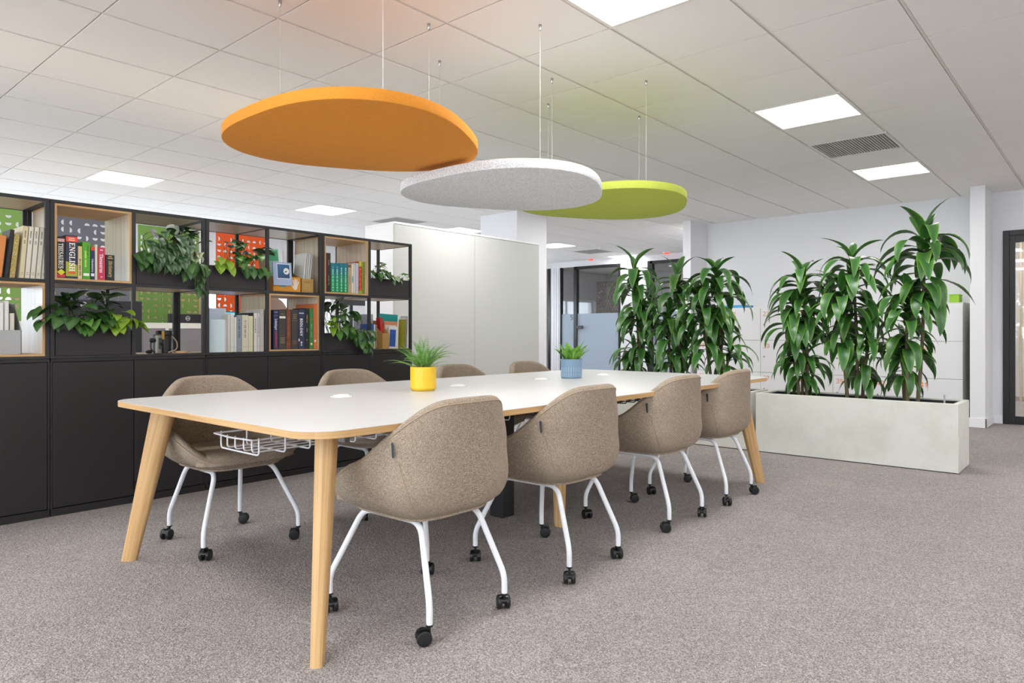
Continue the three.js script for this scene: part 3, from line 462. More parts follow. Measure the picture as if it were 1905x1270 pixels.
{ // cream volumes at the upper left
  const y = Y2 + 0.001, lab = ['first and thickest', 'second', 'third', 'fourth', 'fifth, rightmost'];
  book('orange spined paperback leaning at the far left of the top shelf', 0.995, 1.030, y, 0.232, 0xd98a4a, { lean: -0.1 });
  book('thin black ring binder leaning beside the gold book', 1.040, 1.060, y, 0.270, 0x2a2828, { lean: -0.11 });
  book('gold patterned spine book leaning beside the cream volumes', 1.064, 1.090, y, 0.245, 0xb09a58, { lean: -0.1, draw: (x, W, H) => { for (let k = 0; k < 60; k++) { x.fillStyle = k % 2 ? '#d9cf9a' : '#7a6a34'; x.fillRect(hash(k, 1) * W, hash(k, 2) * H, 4, 9); } } });
  lab.forEach((s, k) => book(lab[k] + ' of the cream bound volumes at the upper left', 1.108 + k * 0.0265, 1.1335 + k * 0.0265, y, 0.297, k ? 0xded9c8 : 0xd9cba4, { lean: -0.075, d: 0.21, group: 'cream bound volumes', draw: (x, W, H) => { scribble(x, W, '#6a6250', 34, 130, W * 0.36); bar(x, '#a89c7c', 340, 5, W, 0.25); bar(x, '#a89c7c', 352, 5, W, 0.25); x.strokeStyle = '#8f8878'; x.lineWidth = 2; x.strokeRect(1, 1, W - 2, H - 2); } }));
}
{ // pale journals, lower middle
  const y = Y1 + 0.0155, g = 'pale journals on the lower shelf';
  const list = [['thin grey-white journal beside the upright white box', 2.318, 2.338, 0.258, 0xd6d2c8], ['white journal with faint spine lines, second from the white box', 2.339, 2.364, 0.268, 0xdedbd2], ['narrow white journal left of the blue-grey one', 2.365, 2.383, 0.243, 0xe2e0d8],
    ['blue-grey textbook with dark blue lettering among pale journals', 2.384, 2.421, 0.257, 0x8d979c, '-', '#2c5a74'], ['wide cream atlas with two-line title among pale journals', 2.422, 2.470, 0.259, 0xd6d2bc, '-', '#8a8468'], ['pale yellow volume leaning on the black-edged journal', 2.471, 2.505, 0.253, 0xdcd8b4, '', ''],
    ['white journal titled in black capitals', 2.510, 2.537, 0.275, 0xdcdad2, 'TISSUES', '#3c3c3a'], ['slim white journal right of the black capitals', 2.538, 2.558, 0.275, 0xd4d2ce, '-', '#6c6c70'], ['tall grey-white volume near the end of the journals', 2.559, 2.588, 0.303, 0xcfcac6, '', '']];
  list.forEach(([lab, a, b, h, col, s, c]) => book(lab, a, b, y, h, col, { group: g, d: 0.2, draw: (x, W, H) => { if (s === '-') scribble(x, W, c, 40, 230, W * 0.4); else if (s) fitDown(x, W, H, s, c, 50, 200, W * 0.4, 'sans-serif'); else for (let k = 0; k < 26; k++) bar(x, '#a09c92', 40 + k * 9, 3, W, 0.42); bar(x, '#b4b0a4', 330, 3, W, 0.1); } }));
  book('thin black-edged folder among the pale journals', 2.5055, 2.5095, y, 0.277, 0x252525, { group: g, d: 0.22 });
  const wbx = thing('slip_case', 'upright pale blue-white slip case at the left of the journals', 'box', [2.255, y, SV + 0.05], -0.12); part(wbx, 'case', bx(-0.05, 0.05, 0, 0.226, -0.03, 0, 0.002), bm(0xd3e6ec)); part(wbx, 'edge', bx(0.0502, 0.062, 0, 0.224, -0.03, -0.001, 0.002), bm(0xcfc7b8));
  const tall = thing('document_wallet', 'tall pale grey document wallet behind the white slip case', 'folder', [2.285, y, SV + 0.12], -0.1); part(tall, 'front_sheet', bx(-0.052, 0.052, 0, 0.305, -0.006, 0), bm(0xbcc8d8)); part(tall, 'edge_strip', bx(0.052, 0.058, 0, 0.305, -0.006, 0), bm(0xd8d4c8));
}
{ // textbooks in the lower oak cube
  const y = cubeLowB + 0.0006, g = 'textbooks in the lower oak cube';
  book('navy textbook with white and red lettering, leftmost of the textbooks', 2.652, 2.693, y, 0.287, 0x2b3054, { group: g, draw: (x, W, H) => { bar(x, '#aab0c8', 18, 6, W, 0.15); bar(x, '#7a80a0', 52, 4, W, 0.1); fitDown(x, W, H, 'Lehninger', '#f2f2f4', 86, 196, W * 0.46, 'serif'); scribble(x, W, '#d84a3c', 206, 366, W * 0.34); } });
  book('grey-brown textbook with a white label high on its spine', 2.695, 2.752, y, 0.288, 0x4b4340, { group: g, draw: (x, W, H) => { bar(x, '#f2efe8', 60, 22, W, 0.06); [270, 286, 302, 318].forEach((q) => bar(x, '#a08a62', q, 7, W, 0.16)); bar(x, '#a08a62', 34, 5, W, 0.25); } });
  book('narrow red-brown book between two grey textbooks', 2.754, 2.793, y, 0.294, 0x7a4632, { group: g, draw: (x, W, H) => { scribble(x, W, '#b06848', 60, 260, W * 0.3); bar(x, '#a8623e', 330, 8, W, 0.1); } });
  book('dark grey textbook with a round emblem low on the spine', 2.796, 2.852, y, 0.292, 0x46403e, { group: g, draw: (x, W, H) => { [44, 62, 80].forEach((q) => bar(x, '#94845e', q, 8, W, 0.25)); bar(x, '#94845e', 104, 4, W, 0.1); x.strokeStyle = '#8a6a4a'; x.lineWidth = 6; x.beginPath(); x.arc(W / 2, 318, W * 0.24, 0, 7); x.stroke(); x.fillStyle = '#6a4a38'; x.fill(); } });
  book('navy biology textbook with large white capitals', 2.853, 2.908, y, 0.295, 0x2f3a58, { group: g, draw: (x, W, H) => { bar(x, '#c8ccd8', 30, 10, W, 0.12); fitDown(x, W, H, 'BIOLOGY', '#ffffff', 84, 258, W * 0.42); x.fillStyle = '#f4f4f4'; x.beginPath(); x.ellipse(W * 0.12, 296, W * 0.1, 14, 0, 0, 7); x.fill(); bar(x, '#e8eaf0', 312, 20, W, 0.38); bar(x, '#e8eaf0', 340, 12, W, 0.4); } });
  book('black textbook with gold lettering right of the biology book', 2.909, 2.947, y, 0.306, 0x252427, { group: g, draw: (x, W, H) => { scribble(x, W, '#b89a58', 60, 140, W * 0.3); scribble(x, W, '#b89a58', 190, 222, W * 0.3); scribble(x, W, '#b89a58', 285, 312, W * 0.3); } });
  book('bright green textbook with a pale round badge', 2.949, 2.983, y, 0.304, 0x3c8a42, { group: g, draw: (x, W, H) => { scribble(x, W, '#7cc46a', 150, 270, W * 0.34); x.fillStyle = '#d8602c'; x.beginPath(); x.arc(W / 2, 100, W * 0.2, 0, 7); x.fill(); x.fillStyle = '#ece2a2'; x.beginPath(); x.arc(W / 2, 338, W * 0.3, 0, 7); x.fill(); } });
  book('tall orange binder at the right end of the textbooks', 2.984, 3.013, y, 0.342, 0xd9763f, { group: g, d: 0.25, draw: (x, W, H) => { bar(x, '#f0d8c8', 308, 20, W, 0.2); } });
}
{ // upper right oak cube
  const y = cubeUpB + 0.0006, g = 'green book series';
  book('tall red folder at the left of the green series', 3.091, 3.114, y, 0.304, 0xc23a34, { draw: (x, W, H) => scribble(x, W, '#e8988c', 120, 230, W * 0.3) });
  book('tall black book with gold marks left of the green series', 3.115, 3.150, y, 0.305, 0x2a2827, { draw: (x, W, H) => { scribble(x, W, '#b89c58', 60, 120, W * 0.3); scribble(x, W, '#a89460', 220, 330, W * 0.3); } });
  ['first', 'second', 'third', 'fourth'].forEach((n, k) => book(n + ' from the left of the four teal to green series books', 3.152 + k * 0.0395, 3.1905 + k * 0.0395, y, 0.230 + k * 0.002, 0x158a62, { group: g, draw: (x, W, H) => { const gr = [[0, '#12788c'], [90, '#12788c'], [200, '#119468'], [384, '#129a58']]; const G = x.createLinearGradient(0, 0, 0, H); gr.forEach(([q, c]) => G.addColorStop(q / H, c)); x.fillStyle = G; x.fillRect(0, 0, W, H); scribble(x, W, '#d6f4e8', 50, 300, W * 0.3); x.fillStyle = '#bfe8d6'; x.beginPath(); x.ellipse(W / 2, 322, W * 0.16, 12, 0, 0, 7); x.fill(); x.beginPath(); x.ellipse(W / 2, 356, W * 0.16, 10, 0, 0, 7); x.fill(); } }));
  book('tan worn spine book right of the green series', 3.312, 3.344, y, 0.233, 0xb9a284, { draw: (x, W, H) => { bar(x, '#8a4a3a', 10, 34, W, 0); bar(x, '#927a5c', 150, 120, W, 0.4); } });
  book('narrow cream book with a blue oval right of the tan book', 3.345, 3.365, y, 0.233, 0xe0dcc2, { draw: (x, W, H) => { x.fillStyle = '#4a9ab0'; x.beginPath(); x.ellipse(W / 2, 200, W * 0.3, 50, 0, 0, 7); x.fill(); } });
  book('slim white magazine in the upper right cube', 3.366, 3.384, y, 0.246, 0xd8d4d4, {});
  book('white and lilac speckled spine magazine in the upper right cube', 3.385, 3.414, y, 0.245, 0xd0ccd8, { draw: (x, W, H) => { for (let k = 0; k < 26; k++) { x.fillStyle = ['#7a86b8', '#c8506a', '#a0a4b4'][k % 3]; x.fillRect(W * 0.3, 20 + k * 13, W * 0.4, 6); } } });
  book('red fruit patterned cookbook in the upper right cube', 3.416, 3.447, y, 0.261, 0xb04028, { draw: (x, W, H) => { x.fillStyle = '#c8c03a'; x.fillRect(0, 0, W, 60); for (let k = 0; k < 9; k++) { x.fillStyle = k % 2 ? '#d8422c' : '#e05a34'; x.beginPath(); x.arc(W * (0.3 + 0.4 * hash(k, 3)), 90 + k * 30, W * 0.35, 0, 7); x.fill(); } x.fillStyle = '#98b030'; x.fillRect(0, 348, W, 36); } });
  book('thin lime green book at the right end of the upper cube', 3.449, 3.466, y, 0.262, 0x8fae32, {});
}
// ---------------------------------------------------------------- boxes, files and loose things on the shelves
function magazineFile(label, u0, u1, y, hFront, hBack, d, mat, v, turn = 0) {
  const t = thing('magazine_file', label, 'file', [(u0 + u1) / 2, y, v], turn), w = (u1 - u0) / 2, b = 0.003;
  part(t, 'front_panel', bx(-w, w, 0, hFront, -b, 0), mat); part(t, 'back_panel', bx(-w, w, 0, hBack, -d, -d + b), mat); part(t, 'bottom_panel', bx(-w + b, w - b, 0, b, -d + b, -b), mat);
  for (const s of [-1, 1]) { const sh = new THREE.Shape([[0, 0], [d, 0], [d, hBack], [d * 0.62, hBack], [0, hFront]].map((p) => new THREE.Vector2(...p))), g = new THREE.ExtrudeGeometry(sh, { depth: b, bevelEnabled: false }); g.rotateY(Math.PI / 2); g.translate(s < 0 ? -w : w - b, 0, 0); part(t, 'side_panel', metric(g), mat); }
  return t;
}
{
  const y = cubeLowA + 0.0006;
  magazineFile('translucent grey magazine file in the lower left oak cube', 1.015, 1.125, y, 0.135, 0.29, 0.24, std(0xaeb0b0, 0.4), SV + 0.05);
  [['leftmost white journal standing in the grey magazine file', 1.022, 0.283], ['middle white journal standing in the grey magazine file', 1.046, 0.295], ['rightmost cream journal standing in the grey magazine file', 1.072, 0.226]].forEach(([lab, u, h], k) => book(lab, u, u + 0.022, y + 0.0035, h, k === 2 ? 0xe2dccb : 0xeceae4, { v: SV + 0.06, d: 0.2, group: 'journals in the grey file' }));
  magazineFile('second grey magazine file at the left edge of the lower cube', 0.88, 1.00, y, 0.135, 0.29, 0.24, std(0x8b8d8f, 0.4), SV + 0.05);
}
{
  const y = Y2 + 0.001;
  // children's crafts corner on the top shelf
  const ob = thing('craft_box', 'orange craft box with a pale hand print', 'box', [2.786, y, SV + 0.055]);
  part(ob, 'box_body', bx(-0.112, 0.112, 0, 0.112, -0.10, 0, 0.002), bm(0xdb962f));
  const hand = canvasTex(256, 128, (x) => { x.fillStyle = '#db962f'; x.fillRect(0, 0, 256, 128); x.fillStyle = '#e6e0da'; x.beginPath(); x.ellipse(205, 84, 20, 26, 0, 0, 7); x.fill(); x.lineCap = 'round'; x.strokeStyle = '#e6e0da'; x.lineWidth = 11; for (const [a, b, c, d] of [[194, 68, 184, 28], [203, 62, 203, 18], [213, 64, 221, 22], [222, 74, 236, 40], [190, 92, 168, 66]]) { x.beginPath(); x.moveTo(a, b); x.lineTo(c, d); x.stroke(); } x.strokeStyle = '#f4efe6'; x.lineWidth = 6; x.beginPath(); x.moveTo(6, 40); x.lineTo(40, 24); x.moveTo(4, 58); x.lineTo(30, 48); x.stroke(); x.fillStyle = '#6aa8b4'; x.fillRect(66, 66, 44, 26); });
  const hg = new THREE.PlaneGeometry(0.222, 0.110); hg.translate(0, 0.056, 0.0006); part(ob, 'printed_front', hg, new THREE.MeshStandardMaterial({ map: hand, roughness: 0.6 }));
  const bb = thing('picture_book', 'pale blue picture book with a night moon scene leaning on the craft box', 'book', [2.742, y + 0.045, SV + 0.035]); bb.rotation.set(-0.06, 0.06, 0.02);
  part(bb, 'cover', bx(-0.078, 0.078, 0, 0.170, -0.012, 0, 0.001), bm(0xa9bbdd));
  const moon = canvasTex(192, 192, (x) => { x.fillStyle = '#f2f4f8'; x.fillRect(0, 0, 192, 192); const G = x.createLinearGradient(0, 0, 192, 192); G.addColorStop(0, '#3a76a8'); G.addColorStop(1, '#1c3f6a'); x.fillStyle = G; x.fillRect(8, 8, 176, 176); x.fillStyle = '#e8ecea'; x.beginPath(); x.arc(136, 94, 42, 0, 7); x.fill(); x.fillStyle = '#20344a'; x.beginPath(); x.ellipse(128, 100, 16, 7, -0.5, 0, 7); x.fill(); x.fillRect(138, 84, 5, 14); });
  const mg = new THREE.PlaneGeometry(0.112, 0.112); mg.translate(0.008, 0.104, 0.0007); part(bb, 'printed_picture', mg, new THREE.MeshStandardMaterial({ map: moon, roughness: 0.5 }));
  const ib = magazineFile('kraft index card file box marked with small letters', 2.908, 3.008, y, 0.106, 0.15, 0.2, bm(0xc09a5c, 0.8), SV + 0.055);
  const idx = canvasTex(128, 128, (x) => { x.fillStyle = '#c09a5c'; x.fillRect(0, 0, 128, 128); across(x, 'I N D E X', '#4a3a22', 20, 64, 30); x.strokeStyle = '#7a5f34'; x.lineWidth = 2; x.strokeRect(14, 12, 100, 104); });
  const ig = new THREE.PlaneGeometry(0.098, 0.104); ig.translate(0, 0.053, 0.0006); part(ib, 'printed_front', ig, new THREE.MeshStandardMaterial({ map: idx, roughness: 0.8 }));
  for (let k = 0; k < 4; k++) book(['leftmost', 'second', 'third', 'rightmost'][k] + ' of four white journals leaning in the index file', 2.922 + k * 0.017, 2.937 + k * 0.017, y + 0.004, 0.300, k % 2 ? 0xc9c9c6 : 0xe4e3df, { v: SV + 0.075, d: 0.14, lean: -0.10, group: 'white journals in the index file' });
  book('dark teal hardback standing behind the craft box', 2.858, 2.892, y + 0.001, 0.230, 0x1d5f5e, { v: SV + 0.165, d: 0.15 });
  const card = (label, name, u, h, w, col, v, lean, top) => { const t = thing(name, label, 'card', [u, y, v]); part(t, 'sheet', bx(-w / 2, w / 2, 0, h, -0.004, 0), bm(col, 0.7)); if (top) part(t, 'printed_band', bx(-w / 2 + 0.006, w / 2 - 0.006, h - 0.09, h - 0.012, 0.0002, 0.0012), bm(top, 0.7)); t.rotation.z = lean; t.position.y += Math.abs(Math.sin(lean)) * w / 2 + 0.001; };
  card('brown card leaning left behind the picture book', 'greeting_card', 2.705, 0.300, 0.085, 0xb08a72, SV + 0.19, 0.14); card('mint green card with darker green band behind the picture book', 'greeting_card', 2.775, 0.322, 0.115, 0xa9dcc8, SV + 0.21, 0.1, 0x5cc083);
  card('tall narrow white card behind the picture book', 'greeting_card', 2.842, 0.318, 0.022, 0xeeeeec, SV + 0.18, 0.02);
}
{
  const y = Y1 + 0.0155;
  magazineFile('kraft brown magazine file on the lower right shelf', 3.655, 3.752, y, 0.132, 0.24, 0.22, bm(0xc2995b, 0.8), SV + 0.05, 0.28);
  book('red cardboard tube file standing in the kraft file', 3.690, 3.722, y + 0.004, 0.258, 0xcc2f2c, { v: SV + 0.09, d: 0.05, lean: 0.08 });
  book('tall silver grey folder behind the kraft file', 3.600, 3.655, y, 0.292, 0xb9bfc9, { v: SV + 0.16, d: 0.2 });
  const nb = thing('spiral_notebook', 'blue spiral notebook with white wire binding', 'notebook', [3.570, y, SV + 0.05]); part(nb, 'cover', bx(-0.018, 0.010, 0, 0.208, -0.15, 0, 0.001), bm(0x2a5fae)); part(nb, 'pages', bx(0.010, 0.026, 0.002, 0.204, -0.15, -0.004), M.paper);
  const coil = []; for (let k = 0; k < 17; k++) { const r = new THREE.TorusGeometry(0.0085, 0.0016, 5, 12); r.rotateX(Math.PI / 2); r.translate(0.030, 0.012 + k * 0.0115, 0.002); coil.push(r); } part(nb, 'wire_coil', join(coil), M.whiteSteel);
  const flat = (label, u, w, h, col, v, band, bcol) => { const t = thing('workbook', label, 'book', [u, y, v], 0, 'workbooks on the lower right shelf'); part(t, 'cover', bx(-w / 2, w / 2, 0, h, -0.008, 0, 0.001), bm(col)); if (band) part(t, 'printed_panel', bx(-w / 2 + 0.012, w / 2 - 0.012, h * band[0], h * band[1], 0.0001, 0.0007), bm(bcol)); t.rotation.z = -0.05; t.position.y += 0.05 * w / 2; t.rotation.y = -0.12; };
  flat('large teal and green workbook at the back of the lower right shelf', 3.815, 0.185, 0.292, 0x159a96, SV + 0.17, [0.02, 0.72], 0x2f8a4c); flat('coral bordered workbook in front of the teal one', 3.803, 0.135, 0.230, 0xd58a68, SV + 0.12, [0.04, 0.86], 0xe0d6c4); flat('small blue workbook with white border at the front', 3.800, 0.084, 0.186, 0xe4e4e2, SV + 0.085, [0.08, 0.86], 0x2a56a8);
  for (let k = 0; k < 3; k++) book(['yellow-green', 'white', 'pale grey'][k] + ' thin booklet leaning at the right end of the lower shelf', 3.896 + k * 0.010, 3.903 + k * 0.010, y, 0.25 + 0.015 * k, [0xa9a43a, 0xe9e7e2, 0xcfd0d2][k], { lean: -0.03, d: 0.09 });
}
{ // old cine camera and its case
  const y = Y1 + 0.0155;
  const c = thing('cine_camera', 'old grey metal cine camera standing beside its black case', 'camera', [1.868, y, SV + 0.075], 0.35);
  part(c, 'body', lathe([[0.0001, 0], [0.026, 0], [0.027, 0.004], [0.027, 0.112], [0.024, 0.122], [0.0001, 0.123]], 24), std(0x83837c, 0.4, { metalness: 0.5 }));
  part(c, 'lens', (() => { const g = lathe([[0.0001, 0], [0.012, 0], [0.012, 0.014], [0.015, 0.016], [0.015, 0.03], [0.0001, 0.03]], 18); g.rotateZ(Math.PI / 2); g.translate(-0.024, 0.085, 0.006); return g; })(), M.castor);
  part(c, 'dial', (() => { const g = cyl(0.012, 0.012, 0.006, 16); g.rotateX(Math.PI / 2); g.translate(0.004, 0.062, 0.024); return g; })(), M.castor); part(c, 'faceplate', bx(-0.012, 0.014, 0.028, 0.10, 0.022, 0.0285, 0.002), std(0x55564f, 0.45, { metalness: 0.5 }));
  part(c, 'hand_strap', bent([[-0.026, 0.09, 0], [-0.055, 0.07, 0.005], [-0.058, 0.03, 0.01], [-0.03, 0.012, 0.008]], 0.004, 0.03, 5, 8), M.castor);
  const k = thing('camera_case', 'black leather cylindrical camera case with a brass clasp', 'case', [1.942, y, SV + 0.15]);
  part(k, 'body', lathe([[0.0001, 0], [0.047, 0], [0.048, 0.003], [0.048, 0.118], [0.0001, 0.118]], 32), std(0x1b1b1d, 0.35)); part(k, 'lid', lathe([[0.0001, 0.118], [0.0505, 0.118], [0.0515, 0.122], [0.0515, 0.142], [0.047, 0.149], [0.0001, 0.150]], 32), std(0x1f1f22, 0.4));
  part(k, 'clasp', bx(-0.034, -0.018, 0.09, 0.146, 0.043, 0.050, 0.002), std(0xb08f45, 0.35, { metalness: 0.8 })); part(k, 'strap', bent([[0.048, 0.11, 0.01], [0.07, 0.075, 0.03], [0.06, 0.025, 0.06], [-0.005, 0.005, 0.075]], 0.0045, 0.03, 5, 8), std(0xa49a86, 0.7));
  const l = thing('loose_lens', 'small dark lens lying on the lower shelf beside the cine camera', 'lens', [1.808, y, SV + 0.05], 0.5); part(l, 'barrel', (() => { const g = lathe([[0.0001, 0], [0.012, 0], [0.012, 0.02], [0.009, 0.022], [0.009, 0.034], [0.0001, 0.034]], 18); g.rotateZ(Math.PI / 2); g.translate(0.015, 0.012, 0); return g; })(), M.castor);
  const q = thing('wooden_coaster', 'thin wooden coasters lying right of the camera case', 'coaster', [2.03, y, SV + 0.10]); for (let n = 0; n < 3; n++) part(q, 'disc', cyl(0.042, 0.042, 0.004, 24, n * 0.0042), M.oak);
}

// ---------------------------------------------------------------- leaves
function vcol(g, fn) { const p = g.attributes.position, a = new Float32Array(p.count * 3); for (let i = 0; i < p.count; i++) { const c = fn(i); a[3 * i] = c[0]; a[3 * i + 1] = c[1]; a[3 * i + 2] = c[2]; } g.setAttribute('color', new THREE.BufferAttribute(a, 3)); }
// a leaf along +x that starts at elevation e0 and bends by `bend`; wide(t) gives half the width, col(t, s) its colour, fold the V section, twist about the midrib
function leafGeo({ len, e0, bend, wide, col, fold = 0.35, twist = 0, wave = 0, seg = 9, stalk = 0, late = 1 }) {
  const pos = [], color = [], uv = [], idx = [], S = [-1, -0.8, 0, 0.8, 1]; let x = 0, y = 0;
  for (let i = 0; i <= seg; i++) {
    const t = i / seg, e = e0 - bend * t ** late; if (i) { const em = e0 - bend * ((i - 0.5) / seg) ** late; x += Math.cos(em) * len / seg; y += Math.sin(em) * len / seg; }
    const w = wide(t), tw = twist * t;
    for (const s of S) { const a = s * w, up = Math.abs(a) * fold + wave * Math.sin(t * 9 + s * 2) * w * Math.abs(s), nx = -Math.sin(e), ny = Math.cos(e), q = a * Math.cos(tw) - up * Math.sin(tw), r = a * Math.sin(tw) + up * Math.cos(tw); pos.push(x + nx * r, y + ny * r, q); uv.push(t, s); color.push(...col(t, Math.abs(s))); }
  }
  for (let i = 0; i < seg; i++) for (let k = 0; k < 4; k++) { const a = i * 5 + k; idx.push(a, a + 1, a + 5, a + 1, a + 6, a + 5); }
  const g = new THREE.BufferGeometry(); g.setAttribute('position', new THREE.Float32BufferAttribute(pos, 3)); g.setAttribute('color', new THREE.Float32BufferAttribute(color, 3)); g.setAttribute('uv', new THREE.Float32BufferAttribute(uv, 2)); g.setIndex(idx); g.computeVertexNormals(); return g;
}
const leafMat = (o = {}) => new THREE.MeshPhysicalMaterial({ vertexColors: true, roughness: 0.42, clearcoat: 0.25, clearcoatRoughness: 0.35, side: THREE.DoubleSide, ...o });
const LM = [leafMat(), leafMat({ color: 0xe2eedd }), leafMat({ color: 0xfff6d8 })];
const strap = (w) => (t) => w * Math.max(0.04, Math.sin(Math.PI * Math.min(1, 0.06 + 0.94 * t) ** 0.8) ** 0.75) * (t > 0.985 ? 0.1 : 1);
const heart = (w, st) => (t) => t < st ? 0.0022 : w * Math.max(0.02, Math.sin(Math.PI * ((t - st) / (1 - st)) ** 0.55) ** 0.8) * (t > 0.99 ? 0.1 : 1);
const lance = (w, st) => (t) => t < st ? 0.0022 : w * Math.max(0.02, Math.sin(Math.PI * ((t - st) / (1 - st)) ** 0.8)) * (t > 0.99 ? 0.1 : 1);
const dark = [0.022, 0.088, 0.018], mid = [0.05, 0.17, 0.03], lime = [0.26, 0.46, 0.05], deep = [0.012, 0.05, 0.016];
const dracCol = (t, s) => s > 0.9 ? [0.19, 0.40, 0.04] : s > 0.5 ? [0.055, 0.17, 0.03] : [0.03, 0.11, 0.024];

// dracaenas: bare canes with whorls of arching strap leaves
const dracGeo = { up: [], mid: [], low: [] };
for (let k = 0; k < 6; k++) {
  dracGeo.up.push(leafGeo({ len: rr(0.25, 0.34), e0: rr(1.1, 1.35), bend: rr(0.3, 1.3), wide: strap(rr(0.026, 0.033)), col: dracCol, fold: 0.4, twist: rr(-0.5, 0.5), wave: 0.1 }));
  dracGeo.mid.push(leafGeo({ len: rr(0.38, 0.48), e0: rr(0.6, 1.05), bend: rr(2.1, 2.7), wide: strap(rr(0.036, 0.045)), col: dracCol, fold: 0.28, twist: rr(-0.5, 0.5), wave: 0.16, late: rr(0.75, 1.0), seg: 11 }));
  dracGeo.low.push(leafGeo({ len: rr(0.32, 0.42), e0: rr(0.0, 0.5), bend: rr(1.5, 2.0), wide: strap(rr(0.036, 0.045)), col: dracCol, fold: 0.25, twist: rr(-0.6, 0.6), wave: 0.18, late: 0.7, seg: 11 }));
}
function dracaena(label, [u, v], canes) {
  const t = thing('dracaena_plant', label, 'plant', [u, 0.465, v], 0, 'dracaenas in the stone planters');
  canes.forEach(([du, dv, tu, tv, h, n0, size, drop0], ci) => {
    const n = Math.round(n0 * 1.6), drop = drop0 * 1.2;
    const pts = []; for (let k = 0; k <= 7; k++) { const q = k / 7; pts.push(new THREE.Vector3(du + (tu - du) * q + 0.012 * Math.sin(q * 5 + ci), h * q, -(dv + (tv - dv) * q) + 0.010 * Math.sin(q * 4 + ci * 2))); }
    part(t, 'cane', tubeAlong(pts, 0.012, 8, (q) => 0.0155 - 0.005 * q), M.bark);
    const at = (q) => { const f = Math.max(0, Math.min(0.999, q)) * 7, i = Math.floor(f); return pts[i].clone().lerp(pts[i + 1], f - i); };
    for (let k = 0; k < n; k++) {
      const q = k / (n - 1), set = q < 0.09 ? 'up' : q < 0.62 ? 'mid' : 'low', below = drop * q ** 1.15;
      const m = part(t, 'leaf', dracGeo[set][Math.floor(rnd() * 6)], LM[rnd() < 0.15 ? 1 : rnd() < 0.12 ? 2 : 0]); m.position.copy(at(1 - below / h)); m.rotation.set(rr(-0.12, 0.12), k * 2.39996 + rr(-0.3, 0.3) + ci, rr(-0.12, 0.12)); const sc = size * rr(0.92, 1.18) * (set === 'up' ? 1.05 : 1); m.scale.set(sc, sc, sc * rr(1.05, 1.3));
    }
  });
}
const planterFront = 6.085, planterBack = 6.56;
function planter(label, v0, v1) {
  const t = thing('stone_planter', label, 'planter', [(planterFront + planterBack) / 2, 0, (v0 + v1) / 2], 0, 'pale stone trough planters'), a = (planterBack - planterFront) / 2, b = (v1 - v0) / 2, h = 0.522, w = 0.042;
  part(t, 'front_wall', bx(-a, -a + w, 0.006, h, -b, b, 0.004), M.stone); part(t, 'back_wall', bx(a - w, a, 0.006, h, -b, b, 0.004), M.stone);
  for (const s of [-1, 1]) part(t, 'end_wall', bx(-a + w - 0.004, a - w + 0.004, 0.006, h, s < 0 ? -b : b - w, s < 0 ? -b + w : b, 0.004), M.stone);
  part(t, 'base', bx(-a + 0.02, a - 0.02, 0, 0.03, -b + 0.02, b - 0.02), M.liner); part(t, 'liner', join([bx(-a + w, -a + w + 0.006, 0.03, h - 0.012, -b + w, b - w), bx(a - w - 0.006, a - w, 0.03, h - 0.012, -b + w, b - w), bx(-a + w, a - w, 0.03, h - 0.012, -b + w, -b + w + 0.006), bx(-a + w, a - w, 0.03, h - 0.012, b - w - 0.006, b - w)]), M.liner, 'dark plastic liner');
  part(t, 'soil', bx(-a + w + 0.006, a - w - 0.006, 0.40, 0.466, -b + w + 0.006, b - w - 0.006), M.soil);
}
planter('long pale stone planter at the right, fully in view', 0.914, 2.452); planter('second pale stone planter half hidden behind the end of the table', 2.520, 4.05);
